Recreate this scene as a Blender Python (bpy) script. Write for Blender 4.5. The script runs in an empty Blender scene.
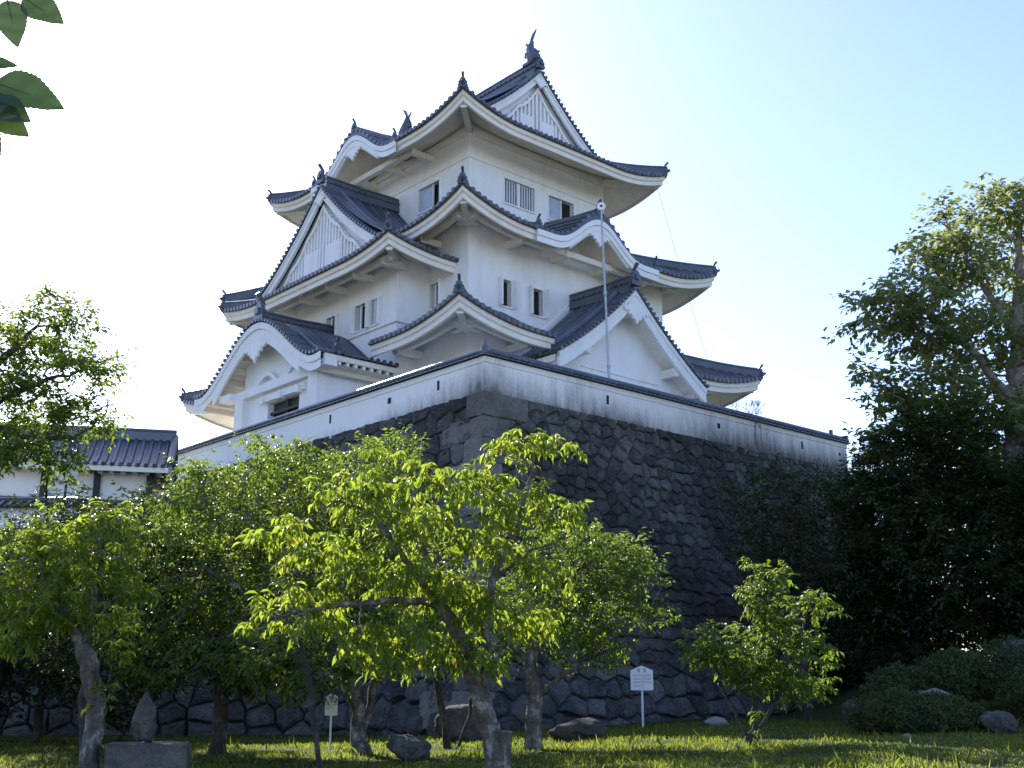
import bpy, bmesh, math, random
import numpy as np
from mathutils import Vector, Matrix

# ------------------------------------------------------------------ camera, sky, sun, exposure
sc = bpy.context.scene
C = sc.collection
R = math.radians
cam_d = bpy.data.cameras.new("camera"); cam = bpy.data.objects.new("camera", cam_d); C.objects.link(cam)
cam.location = (0, 0, 1.6); cam.rotation_euler = (R(90 + 14.93), 0, 0)
cam_d.sensor_width = 36; cam_d.lens = 1160.8 / 1024 * 36; cam_d.clip_end = 3000; cam_d.clip_start = .05
sc.camera = cam

SUN_AZ, SUN_EL = -28.5, 33.5          # azimuth from +Y towards +X
w = bpy.data.worlds.new("World"); sc.world = w; w.use_nodes = True
nt = w.node_tree; nt.nodes.clear()
sky = nt.nodes.new("ShaderNodeTexSky"); sky.sky_type = 'NISHITA'; sky.sun_disc = False
sky.sun_elevation = R(SUN_EL); sky.sun_rotation = R(SUN_AZ)
sky.air_density = 1.0; sky.dust_density = .8; sky.ozone_density = 2.0; sky.altitude = 150
bg = nt.nodes.new("ShaderNodeBackground"); bg.inputs[1].default_value = .147
wo = nt.nodes.new("ShaderNodeOutputWorld")
tint = nt.nodes.new("ShaderNodeMix"); tint.data_type = 'RGBA'; tint.blend_type = 'MULTIPLY'; tint.inputs[0].default_value = 1; tint.inputs[7].default_value = (.99, .962, 1.10, 1)
nt.links.new(sky.outputs[0], tint.inputs[6]); nt.links.new(tint.outputs[2], bg.inputs[0]); nt.links.new(bg.outputs[0], wo.inputs[0])
sd = bpy.data.lights.new("sun", 'SUN'); sun = bpy.data.objects.new("sun", sd); C.objects.link(sun)
sd.energy = 5.0; sd.angle = R(.53); sd.color = (1, .95, .88)
_d = Vector((math.sin(R(SUN_AZ)) * math.cos(R(SUN_EL)), math.cos(R(SUN_AZ)) * math.cos(R(SUN_EL)), math.sin(R(SUN_EL))))
sun.rotation_euler = _d.to_track_quat('Z', 'Y').to_euler()
sun.location = (-30, 30, 60)
sc.view_settings.view_transform = 'Standard'; sc.view_settings.look = 'None'
sc.view_settings.exposure = 1.04; sc.view_settings.gamma = 1
sc.render.engine = 'CYCLES'
sc.cycles.max_bounces = 7; sc.cycles.diffuse_bounces = 4; sc.cycles.transmission_bounces = 4; sc.cycles.transparent_max_bounces = 4
sc.cycles.caustics_reflective = False; sc.cycles.caustics_refractive = False

# ------------------------------------------------------------------ mesh helpers
class MB:
    def __init__(s): s.v = []; s.f = []; s.uv = []; s.sm = False
    def add(s, vs, fs, uv=None):
        o = len(s.v); s.v += [tuple(p) for p in vs]; s.f += [tuple(i + o for i in f) for f in fs]
        s.uv += list(uv) if uv else [(0, 0)] * len(vs)
    def grid(s, rows, uv=None, close=False):
        n, m = len(rows), len(rows[0]); fs = []
        for i in range(n - 1):
            for j in range(m - 1 if not close else m):
                k = (j + 1) % m
                fs.append((i * m + j, i * m + k, (i + 1) * m + k, (i + 1) * m + j))
        s.add([p for r in rows for p in r], fs, [q for r in uv for q in r] if uv else None)
    def box(s, c, dx, dy, dz, X=(1, 0, 0), Y=(0, 1, 0), Z=(0, 0, 1)):
        c, X, Y, Z = Vector(c), Vector(X), Vector(Y), Vector(Z); vs = []
        for k in (-.5, .5):
            for j in (-.5, .5):
                for i in (-.5, .5): vs.append(c + X * (dx * i) + Y * (dy * j) + Z * (dz * k))
        s.add(vs, [(0, 2, 3, 1), (4, 5, 7, 6), (0, 1, 5, 4), (2, 6, 7, 3), (0, 4, 6, 2), (1, 3, 7, 5)])
    def beam(s, a, b, wd, ht, up=(0, 0, 1)):
        a, b = Vector(a), Vector(b); d = (b - a); L = d.length; d /= L
        x = d.cross(Vector(up)); x.normalize(); z = x.cross(d)
        s.box((a + b) / 2, wd, L, ht, x, d, z)
    def tube(s, path, rad, n=8, cap=True):
        path = [Vector(p) for p in path]; rows = []; prev = None
        for i, p in enumerate(path):
            t = (path[min(i + 1, len(path) - 1)] - path[max(i - 1, 0)]); t.normalize()
            if prev is None:
                u = t.orthogonal(); u.normalize()
            else:
                u = prev - t * prev.dot(t); u.normalize()
            prev = u; v = t.cross(u); r = rad[i] if hasattr(rad, '__len__') else rad
            rows.append([p + (u * math.cos(q) + v * math.sin(q)) * r for q in (2 * math.pi * k / n for k in range(n))])
        s.grid(rows, close=True)
        if cap:
            for rr, p in ((rows[0], path[0]), (rows[-1], path[-1])):
                s.add(rr, [tuple(range(n))])
    def extrude(s, poly, d):            # flat polygon -> prism along d
        poly = [Vector(p) for p in poly]; d = Vector(d); n = len(poly)
        s.add(poly + [p + d for p in poly], [tuple(range(n)), tuple(range(2 * n - 1, n - 1, -1))] + [(i, (i + 1) % n, n + (i + 1) % n, n + i) for i in range(n)])
    def build(s, name, mat, parent=None, smooth=False, fn=None):
        me = bpy.data.meshes.new(name)
        vs = [fn(p) for p in s.v] if fn else s.v
        me.from_pydata(vs, [], s.f)
        uvl = me.uv_layers.new(name="uv")
        li = np.empty(len(me.loops), dtype=np.int32); me.loops.foreach_get("vertex_index", li)
        uvl.data.foreach_set("uv", np.array(s.uv, dtype=np.float32)[li].ravel())
        if smooth: me.polygons.foreach_set("use_smooth", [True] * len(me.polygons))
        me.materials.append(mat); me.update()
        o = bpy.data.objects.new(name, me); C.objects.link(o)
        if parent: o.parent = parent
        return o

def tag(o, label, cat, group=None, kind=None):
    if label: o['label'] = label
    if cat: o['category'] = cat
    if group: o['group'] = group
    if kind: o['kind'] = kind
    return o
def thing(name, loc, label, cat, group=None, rz=0):
    o = bpy.data.objects.new(name, None); C.objects.link(o); o.location = loc; o.rotation_euler = (0, 0, rz)
    o.empty_display_size = .2
    return tag(o, label, cat, group)
def smooth(a, b, x):
    t = np.clip((x - a) / (b - a), 0, 1); return t * t * (3 - 2 * t)

# ------------------------------------------------------------------ materials
def mat(name):
    m = bpy.data.materials.new(name); m.use_nodes = True; n = m.node_tree.nodes
    return m, m.node_tree, n["Principled BSDF"]
def N(t, kind, **kw):
    n = t.nodes.new(kind)
    for k, v in kw.items():
        if k.startswith('i_'):
            n.inputs[int(k[2:]) if k[2:].isdigit() else k[2:]].default_value = v
        else: setattr(n, k, v)
    return n
def ramp(t, src, stops):
    r = t.nodes.new("ShaderNodeValToRGB"); e = r.color_ramp.elements
    while len(e) < len(stops): e.new(.5)
    for q, (p, c) in zip(e, stops): q.position = p; q.color = tuple(c) + (1,)
    t.links.new(src, r.inputs[0]); return r.outputs[0]
def noise(t, scale, detail=6, rough=.6, vec=None, stretch=None):
    n = N(t, "ShaderNodeTexNoise"); n.inputs["Scale"].default_value = scale; n.inputs["Detail"].default_value = detail; n.inputs["Roughness"].default_value = rough
    if vec is None: vec = N(t, "ShaderNodeNewGeometry").outputs["Position"]
    if stretch:
        mp = N(t, "ShaderNodeMapping"); mp.inputs["Scale"].default_value = stretch; t.links.new(vec, mp.inputs[0]); vec = mp.outputs[0]
    t.links.new(vec, n.inputs["Vector"]); return n.outputs["Fac"]
def mixc(t, fac, a, b, mode='MIX'):
    m = N(t, "ShaderNodeMix", data_type='RGBA', blend_type=mode)
    for s, v in ((m.inputs[0], fac), (m.inputs[6], a), (m.inputs[7], b)):
        if isinstance(v, (int, float)): s.default_value = v
        elif isinstance(v, tuple): s.default_value = v + (1,)
        else: t.links.new(v, s)
    return m.outputs[2]
def math_(t, op, a, b=0.0, clamp=False):
    m = N(t, "ShaderNodeMath", operation=op); m.use_clamp = clamp
    for s, v in ((m.inputs[0], a), (m.inputs[1], b)):
        if isinstance(v, (int, float)): s.default_value = v
        else: t.links.new(v, s)
    return m.outputs[0]
def bump(t, bsdf, h, dist, strength=1.0, prev=None):
    b = N(t, "ShaderNodeBump"); b.inputs["Distance"].default_value = dist; b.inputs["Strength"].default_value = strength
    t.links.new(h, b.inputs["Height"]); t.links.new(b.outputs[0], bsdf.inputs["Normal"]); return b

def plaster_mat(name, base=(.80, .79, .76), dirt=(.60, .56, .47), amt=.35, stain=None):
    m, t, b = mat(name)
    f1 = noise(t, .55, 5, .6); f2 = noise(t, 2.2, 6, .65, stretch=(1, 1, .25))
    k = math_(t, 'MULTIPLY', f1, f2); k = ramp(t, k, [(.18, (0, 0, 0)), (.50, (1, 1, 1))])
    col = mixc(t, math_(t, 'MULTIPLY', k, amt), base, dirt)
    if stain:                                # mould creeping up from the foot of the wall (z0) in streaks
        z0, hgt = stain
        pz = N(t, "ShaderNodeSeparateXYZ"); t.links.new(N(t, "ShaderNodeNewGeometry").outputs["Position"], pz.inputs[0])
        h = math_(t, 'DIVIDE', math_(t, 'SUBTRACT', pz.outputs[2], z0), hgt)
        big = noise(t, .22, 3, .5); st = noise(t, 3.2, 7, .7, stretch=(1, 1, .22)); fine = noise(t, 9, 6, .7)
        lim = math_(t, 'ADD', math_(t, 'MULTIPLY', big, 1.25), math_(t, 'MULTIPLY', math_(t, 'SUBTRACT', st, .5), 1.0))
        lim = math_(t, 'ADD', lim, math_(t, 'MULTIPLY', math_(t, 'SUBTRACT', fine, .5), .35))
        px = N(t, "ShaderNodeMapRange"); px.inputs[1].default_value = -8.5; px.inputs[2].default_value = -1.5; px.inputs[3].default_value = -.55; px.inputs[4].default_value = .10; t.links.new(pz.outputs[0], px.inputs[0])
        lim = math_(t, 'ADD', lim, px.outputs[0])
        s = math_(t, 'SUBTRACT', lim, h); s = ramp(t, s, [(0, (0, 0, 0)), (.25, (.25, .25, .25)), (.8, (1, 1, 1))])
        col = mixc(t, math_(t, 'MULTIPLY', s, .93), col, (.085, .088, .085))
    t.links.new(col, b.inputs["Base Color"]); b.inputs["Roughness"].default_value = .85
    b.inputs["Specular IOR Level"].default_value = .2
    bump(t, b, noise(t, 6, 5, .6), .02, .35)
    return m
M_plaster = plaster_mat("white_plaster", (.86, .865, .87), (.58, .56, .51), .5)
M_eave = plaster_mat("eave_plaster", (.84, .81, .74), (.54, .50, .40), .5)
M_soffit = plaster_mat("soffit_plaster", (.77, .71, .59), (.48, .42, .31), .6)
M_parapet = plaster_mat("stained_plaster", (.85, .85, .85), (.6, .57, .5), .3, (10.9, 1.45))

def tile_mat():
    m, t, b = mat("grey_roof_tile")
    isl = N(t, "ShaderNodeNewGeometry").outputs["Random Per Island"]
    n1 = noise(t, 1.1, 5, .6); n2 = noise(t, 9, 4, .6)
    k = math_(t, 'ADD', math_(t, 'MULTIPLY', isl, .35), math_(t, 'MULTIPLY', n1, .65))
    col = ramp(t, k, [(.25, (.032, .040, .055)), (.55, (.066, .080, .108)), (.85, (.15, .175, .22))])
    col = mixc(t, math_(t, 'MULTIPLY', ramp(t, n2, [(.55, (0, 0, 0)), (.75, (1, 1, 1))]), .3), col, (.16, .165, .16))
    t.links.new(col, b.inputs["Base Color"]); b.inputs["Roughness"].default_value = .34; b.inputs["Specular IOR Level"].default_value = .7
    uv = N(t, "ShaderNodeUVMap"); sp = N(t, "ShaderNodeSeparateXYZ"); t.links.new(uv.outputs[0], sp.inputs[0])
    fr = math_(t, 'FRACT', math_(t, 'MULTIPLY', sp.outputs[1], 3.6))
    h = math_(t, 'ADD', math_(t, 'MULTIPLY', fr, 1.0), math_(t, 'MULTIPLY', n2, .5))
    bump(t, b, h, .03, .8)
    return m
M_tile = tile_mat()
def simple(name, col, rough=.6, var=.25, sc_=3.0, bmp=.01, metal=0.0, col2=None):
    m, t, b = mat(name)
    n = noise(t, sc_, 6, .65)
    c2 = col2 or tuple(max(0, c * (1 - var * 1.6)) for c in col)
    t.links.new(ramp(t, n, [(.3, c2), (.7, tuple(min(1, c * (1 + var)) for c in col))]), b.inputs["Base Color"])
    b.inputs["Roughness"].default_value = rough; b.inputs["Metallic"].default_value = metal
    if bmp: bump(t, b, n, bmp, .6)
    return m
M_trim = simple("brown_eave_strip", (.22, .15, .09), .8)
M_gap_shade = simple("slat_gap_shade", (.34, .31, .25), .9)  # shadow between the gable slats, painted as a brown-grey tone
M_dark = simple("dark_timber", (.035, .04, .045), .7)
M_void = simple("dark_room_interior", (.012, .012, .014), .9, bmp=0)
M_screen = simple("pale_window_screen", (.42, .47, .56), .25, .12, 2)
M_glass = simple("dull_window_glass", (.20, .24, .33), .12, .15, 2, 0)
M_wood = simple("raw_rafter_wood", (.52, .38, .22), .7)
M_metal = simple("grey_metal_pole", (.42, .44, .46), .45, .15, 4, 0, .6)
M_white = simple("white_sign_paint", (.78, .79, .80), .5, .06)
M_ink = simple("sign_ink", (.09, .09, .11), .6)
M_rubber = simple("black_cable", (.16, .17, .18), .6)

def stone_mat(name, c0, c1, c2, lichen=.35):
    m, t, b = mat(name)
    isl = N(t, "ShaderNodeNewGeometry").outputs["Random Per Island"]
    n1 = noise(t, .9, 8, .65); n2 = noise(t, 7, 8, .7); n3 = noise(t, .25, 4, .55)
    k = math_(t, 'ADD', math_(t, 'MULTIPLY', isl, .34), math_(t, 'MULTIPLY', n1, .26))
    k = math_(t, 'ADD', k, math_(t, 'MULTIPLY', n2, .62)); k = math_(t, 'SUBTRACT', k, .10)
    col = ramp(t, k, [(.28, c0), (.52, c1), (.80, c2)])
    l = math_(t, 'MULTIPLY', ramp(t, noise(t, 2.3, 8, .75), [(.50, (0, 0, 0)), (.60, (1, 1, 1))]), lichen)
    col = mixc(t, l, col, (.30, .31, .29))
    d = math_(t, 'MULTIPLY', ramp(t, n3, [(.42, (0, 0, 0)), (.6, (1, 1, 1))]), .55)
    col = mixc(t, d, col, (.028, .030, .024))
    t.links.new(col, b.inputs["Base Color"]); b.inputs["Roughness"].default_value = .9
    b.inputs["Specular IOR Level"].default_value = .25
    n4 = noise(t, 3.2, 9, .72)
    h = math_(t, 'ADD', math_(t, 'MULTIPLY', n4, 1.0), math_(t, 'MULTIPLY', n2, .6))
    bump(t, b, h, .22, 1.0)
    return m
M_stone = stone_mat("weathered_wall_stone", (.060, .060, .060), (.130, .128, .125), (.26, .255, .245))
M_quoin = stone_mat("corner_stone", (.15, .14, .13), (.26, .245, .225), (.42, .39, .35), .35)
M_joint = simple("dark_stone_joint", (.03, .029, .027), .95)
M_boulder = stone_mat("garden_boulder", (.09, .085, .08), (.20, .19, .17), (.34, .32, .29), .5)
M_granite = stone_mat("pale_granite", (.30, .30, .31), (.46, .46, .47), (.60, .60, .60), .2)

def bark_mat(name, a, bcol, c):
    m, t, b = mat(name)
    n1 = noise(t, 4.5, 8, .7); n2 = noise(t, 14, 6, .7, stretch=(1, 1, .3))
    k = math_(t, 'ADD', math_(t, 'MULTIPLY', n1, .7), math_(t, 'MULTIPLY', n2, .3))
    t.links.new(ramp(t, k, [(.38, a), (.52, bcol), (.64, c)]), b.inputs["Base Color"])
    b.inputs["Roughness"].default_value = .9; bump(t, b, math_(t, 'ADD', n1, n2), .04, .9)
    return m
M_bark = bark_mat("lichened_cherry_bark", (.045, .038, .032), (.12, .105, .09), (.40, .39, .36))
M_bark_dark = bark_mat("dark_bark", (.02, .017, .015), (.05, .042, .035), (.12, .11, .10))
M_bark_grey = bark_mat("grey_bark", (.10, .09, .08), (.22, .20, .18), (.36, .34, .31))

def leaf_mat(name, d0, d1, t0, t1, trans=.5, rough=.38, rare=None):
    m, t, b = mat(name)
    isl = N(t, "ShaderNodeNewGeometry").outputs["Random Per Island"]
    big = noise(t, .8, 3, .5)
    k = math_(t, 'ADD', math_(t, 'MULTIPLY', isl, .6), math_(t, 'MULTIPLY', big, .4))
    dc = ramp(t, k, [(.2, d0), (.8, d1)]); tc = ramp(t, k, [(.2, t0), (.8, t1)])
    if rare:
        r = ramp(t, isl, [(rare[0], (0, 0, 0)), (min(1, rare[0] + .004), (1, 1, 1))])
        dc = mixc(t, r, dc, rare[1]); tc = mixc(t, r, tc, rare[2])
    t.links.new(dc, b.inputs["Base Color"]); b.inputs["Roughness"].default_value = rough
    b.inputs["Specular IOR Level"].default_value = .45
    tr = N(t, "ShaderNodeBsdfTranslucent"); t.links.new(tc, tr.inputs[0])
    mx = N(t, "ShaderNodeMixShader"); mx.inputs[0].default_value = trans
    t.links.new(b.outputs[0], mx.inputs[1]); t.links.new(tr.outputs[0], mx.inputs[2])
    t.links.new(mx.outputs[0], t.nodes["Material Output"].inputs[0])
    return m
M_leaf_cherry = leaf_mat("bright_cherry_leaf", (.045, .085, .012), (.10, .15, .02), (.30, .43, .03), (.54, .62, .06), .5, .42, (.997, (.35, .10, .02), (.6, .18, .02)))
M_leaf_mid = leaf_mat("green_cherry_leaf", (.035, .065, .014), (.075, .115, .02), (.18, .29, .03), (.36, .46, .05), .45, .42, (.998, (.35, .10, .02), (.6, .18, .02)))
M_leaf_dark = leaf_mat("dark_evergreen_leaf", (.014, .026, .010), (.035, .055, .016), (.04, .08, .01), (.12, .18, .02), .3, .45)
M_leaf_tall = leaf_mat("camphor_leaf", (.035, .058, .020), (.085, .105, .045), (.28, .37, .07), (.60, .64, .24), .42, .4)
M_leaf_bush = leaf_mat("azalea_leaf", (.024, .042, .012), (.055, .082, .022), (.06, .10, .014), (.15, .20, .035), .3, .7)
M_leaf_near = leaf_mat("shade_toned_leaf", (.022, .045, .02), (.04, .065, .025), (.03, .065, .015), (.06, .10, .02), .3, .3)  # shade of the canopy overhead put into the leaf colour and low translucency
M_grass = leaf_mat("grass_blade", (.030, .052, .010), (.065, .088, .022), (.26, .38, .025), (.52, .56, .08), .5, .55)
def ground_mat():
    m, t, b = mat("lawn_ground")
    n1 = noise(t, .7, 6, .6); n2 = noise(t, 6, 8, .7)
    k = math_(t, 'ADD', math_(t, 'MULTIPLY', n1, .5), math_(t, 'MULTIPLY', n2, .5))
    t.links.new(ramp(t, k, [(.34, (.045, .036, .024)), (.46, (.035, .048, .014)), (.66, (.065, .080, .022))]), b.inputs["Base Color"])
    b.inputs["Roughness"].default_value = .95; b.inputs["Specular IOR Level"].default_value = .1
    bump(t, b, n2, .06, .8)
    return m
M_ground = ground_mat()
M_bounce_gravel = simple("pale_bounce_gravel", (.56, .54, .51), .95, .18, 2.0, .01)  # pale tone picked to bounce sunlight up onto walls and soffits

# ------------------------------------------------------------------ ground
def gz(x, y):
    r = .45 * smooth(6, 17, y) + .15 * smooth(17, 30, y) + .045 * np.clip(x, -4, 6) * smooth(12, 22, y)
    return r + 1.5 * smooth(8.5, 14, x) * smooth(24.5, 31, y)
def ground():
    xs = sorted(set(list(np.arange(-30, 30.1, .6)) + [-600, -300, -150, -80, -50, -40, 40, 50, 80, 150, 300, 600]))
    ys = sorted(set(list(np.arange(-4, 42.1, .6)) + [-300, -120, -40, -15, 50, 65, 90, 150, 300, 700, 1500]))
    rng = np.random.RandomState(1)
    rows = [[(x, y, float(gz(x, y)) + (rng.uniform(-.025, .025) if abs(x) < 30 and 0 < y < 42 else 0)) for x in xs] for y in ys]
    mb = MB(); mb.grid(rows); o = mb.build("ground", M_ground, smooth=True); o['kind'] = 'structure'
    xs = [-60, -40, -25, -15, -8, -4, 0, 4, 8, 15, 25, 40, 60]; ys = [-70, -45, -25, -15, -8, -4, 0, 3, 6, 8.5]
    mb = MB(); mb.grid([[(x, y, float(gz(x, y)) + .05) for x in xs] for y in ys]); o = mb.build("bounce_ground", M_bounce_gravel, smooth=True); o['kind'] = 'structure'  # unseen pale ground added around and behind the camera as bounce fill
ground()

# ------------------------------------------------------------------ stone base of the keep (battered dry-stone walls)
AX = Vector((-.6641995, .74755537, 0)); BX = Vector((.74755537, .6641995, 0))
W0 = Vector((-.884, 36.0, 0))
ZTOP, ZBOT = 10.98, .1
def voronoi_cells(seeds, dom, reach):
    """clipped Voronoi polygons of 2-D seeds inside the rectangle dom"""
    P = np.array(seeds); out = []
    for i, p in enumerate(P):
        poly = [(dom[0], dom[1]), (dom[2], dom[1]), (dom[2], dom[3]), (dom[0], dom[3])]
        d2 = ((P - p) ** 2).sum(1); idx = np.argsort(d2)[1:22]
        for j in idx:
            if d2[j] > (reach * 2) ** 2: continue
            q = P[j]; n = q - p; c = n @ ((p + q) / 2); new = []
            for a, b in zip(poly, poly[1:] + poly[:1]):
                da, db = n[0] * a[0] + n[1] * a[1] - c, n[0] * b[0] + n[1] * b[1] - c
                if da <= 0: new.append(a)
                if (da < 0) != (db < 0):
                    k = da / (da - db); new.append((a[0] + (b[0] - a[0]) * k, a[1] + (b[1] - a[1]) * k))
            poly = new
            if len(poly) < 3: break
        if len(poly) >= 3: out.append((tuple(p), poly))
    return out
def offset_out(h): return .10 * h + .0225 * h * h
def stone_face(mb, P, length, height, rng, rowh, lowbig=True, s_start=0.0, qlen=None):
    """P(s, h, out): s along the wall, h below its top, out = proud of the face"""
    seeds = []; h = -.1
    while h < height + .5:
        f = h / height; rh = rowh * (1 + (.55 * smooth(.72, 1, f) if lowbig else 0)) * rng.uniform(.85, 1.15)
        s = s_start - rng.uniform(0, 1.2)
        while s < length + .6:
            wd = rh * rng.choice([rng.uniform(.5, 1.0), rng.uniform(.9, 1.9), rng.uniform(1.6, 2.7)], p=[.3, .5, .2])
            seeds.append((s + wd / 2, h + rh / 2 + rng.uniform(-.2, .2) * rh)); s += wd
        h += rh
    for (c, poly) in voronoi_cells(seeds, (s_start, 0, length, height), rowh * 2.4):
        a = np.array(poly); ctr = a.mean(0)
        # drop near-duplicate corners, add midpoints for a rounder outline
        pts = []
        for p, q in zip(a, np.roll(a, -1, 0)):
            L = np.hypot(*(q - p))
            if L < .03: continue
            m_ = max(1, int(L / .2)); nrm_ = np.array((-(q - p)[1], (q - p)[0])) / L; arc = rng.uniform(-.01, .05) * L
            for e in range(m_):
                f = e / m_; pts.append(p + (q - p) * f + nrm_ * (rng.uniform(-.022, .022) * (e > 0)) - nrm_ * 0 )
        if len(pts) < 3: continue
        a = np.array(pts); ctr = a.mean(0); size = np.sqrt(((a - ctr) ** 2).sum(1)).mean()
        if size < .06: continue
        fd = smooth(.68, .95, c[1] / height)
        gap = min(.014 + .02 * fd, size * .1); rnd = min(.05 + .08 * fd, size * .26); bul = (rng.uniform(.02, .075) + .10 * fd * rng.uniform(.3, 1)) * min(1, size / .35)
        tx, ty = rng.uniform(-.11, .11, 2)
        d = ctr - a; L = np.sqrt((d ** 2).sum(1))[:, None] + 1e-6; u = d / L
        ring0 = a + u * gap * .6; ring1 = a + u * (gap + rnd * .25); ring2 = a + u * (gap + rnd); ring3 = ctr + (a - ctr) * .38; ringa = ctr + (a - ctr) * .72; ringb = ctr + (a - ctr) * .55
        def ww(r, o, k=1):
            return [P(p[0], p[1], o + k * ((p[0] - ctr[0]) * tx + (p[1] - ctr[1]) * ty) + (rng.uniform(-.026, .026) if k else 0)) for p in r]
        rows = [ww(ring0, -.09, 0), ww(ring1, bul * .35), ww(ring2, bul * .9), ww(ringa, bul * 1.0), ww(ringb, bul * 1.05), ww(ring3, bul * 1.1)]
        n = len(a); o = len(mb.v)
        mb.grid(rows, close=True)
        mb.add(rows[-1] + [P(ctr[0], ctr[1], bul * 1.12)], [(i, (i + 1) % n, n) for i in range(n)])
def weld(o):
    bm = bmesh.new(); bm.from_mesh(o.data); bmesh.ops.remove_doubles(bm, verts=bm.verts, dist=1e-5); bmesh.ops.recalc_face_normals(bm, faces=bm.faces); bm.to_mesh(o.data); bm.free()

def stone_base():
    HT = ZTOP - ZBOT; LR, LL = 20.9, 34.0
    t = thing("stone_rampart", (W0.x, W0.y, 0), "high battered grey stone base carrying the white castle keep", "stone wall")
    loc = lambda p: Vector(p) - Vector((W0.x, W0.y, 0))
    def PR(s, h, o): return W0 + BX * s - AX * (offset_out(h) + o) - BX * (0) + Vector((0, 0, ZTOP - h))
    def PL(s, h, o): return W0 + AX * s - BX * (offset_out(h) + o) + Vector((0, 0, ZTOP - h))
    rng = np.random.RandomState(7)
    # faces start at the moving corner edge: s runs from -offset(h)
    def PR2(s, h, o): return PR(s - offset_out(h) * (1 - min(1, max(0, s / LR))) + offset_out(h) * min(1, max(0, s / LR)), h, o)
    def PL2(s, h, o): return PL(s - offset_out(h) * (1 - min(1, max(0, s / LL))), h, o)
    mb = MB(); stone_face(mb, PR2, LR, HT, rng, .42, s_start=.5)
    o = mb.build("stone_facing", M_stone, t, fn=loc); weld(o)
    mb = MB(); stone_face(mb, PL2, LL, HT, rng, .55, s_start=.5)
    o = mb.build("stone_facing", M_stone, t, fn=loc); weld(o)
    # quoins of alternating length
    mb = MB(); h = .02; k = 0
    while h < HT - .2:
        hh = rng.uniform(.72, 1.0); h2 = min(HT, h + hh)
        la, lb = ((1.9, .95) if k % 2 else (.95, 1.9)); la *= rng.uniform(.85, 1.15); lb *= rng.uniform(.85, 1.15)
        q = MB(); e = .07 + rng.uniform(-.02, .03); g = .018
        def cor(hv, i, j):      # i along B, j along A, measured from the corner edge
            of = offset_out(hv)
            return W0 + BX * (i - of - e) + AX * (j - of - e) + Vector((0, 0, ZTOP - hv))
        vs = [cor(hv, i, j) for hv in (h2 - g, h + g) for (i, j) in ((0, 0), (lb, 0), (lb, .7), (.7, .7), (.7, la), (0, la))]
        q.add(vs, [(5, 4, 3, 2, 1, 0), (6, 7, 8, 9, 10, 11)] + [(i, (i + 1) % 6, 6 + (i + 1) % 6, 6 + i) for i in range(6)])
        bm = bmesh.new(); bv = [bm.verts.new(v) for v in q.v]
        for f in q.f: bm.faces.new([bv[i] for i in f])
        bmesh.ops.recalc_face_normals(bm, faces=bm.faces)
        bmesh.ops.subdivide_edges(bm, edges=[x for x in bm.edges if x.calc_length() > .6], cuts=3, use_grid_fill=True)
        for v in bm.verts: v.co += Vector(rng.uniform(-.022, .022, 3))
        bm.verts.index_update(); mb.add([v.co.copy() for v in bm.verts], [[v.index for v in f.verts] for f in bm.faces]); bm.free()
        h = h2; k += 1
    mb.build("corner_stones", M_quoin, t, fn=loc)
    # solid core behind the joints, and the flat top the keep stands on
    mb = MB(); n = 12
    def core(face, L, flip):
        rows = []
        for i in range(n + 1):
            hv = HT * i / n; rows.append([face(0.0, hv, -.075), face(L, hv, -.075)])
        mb.grid(rows)
    core(PR2, LR, 0); core(PL2, LL, 0)
    rows = []                                # right return face and back
    for i in range(n + 1):
        hv = HT * i / n; p = PR2(LR, hv, -.075); rows.append([p, p + AX * 34])
    mb.grid(rows)
    mb.build("wall_core", M_joint, t, fn=loc)
    mb = MB(); zt = Vector((0, 0, 10.9))
    c0 = W0 + BX * .1 + AX * .1 + zt - Vector((0, 0, .08))
    mb.add([c0, c0 + BX * 20.6, c0 + BX * 20.6 + AX * 34, c0 + AX * 34], [(0, 1, 2, 3)])
    mb.build("platform_top", M_bounce_gravel, t, fn=loc)  # hidden top surface kept pale to throw light up under the eaves
    # return wall on the right, seen at its end
    def PE(s, h, o): p = PR2(LR, h, 0); return p + AX * s + BX * o
    mb = MB(); stone_face(mb, PE, 12, HT, rng, .8); ob = mb.build("stone_facing", M_stone, t, fn=loc); weld(ob)
stone_base()

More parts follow.
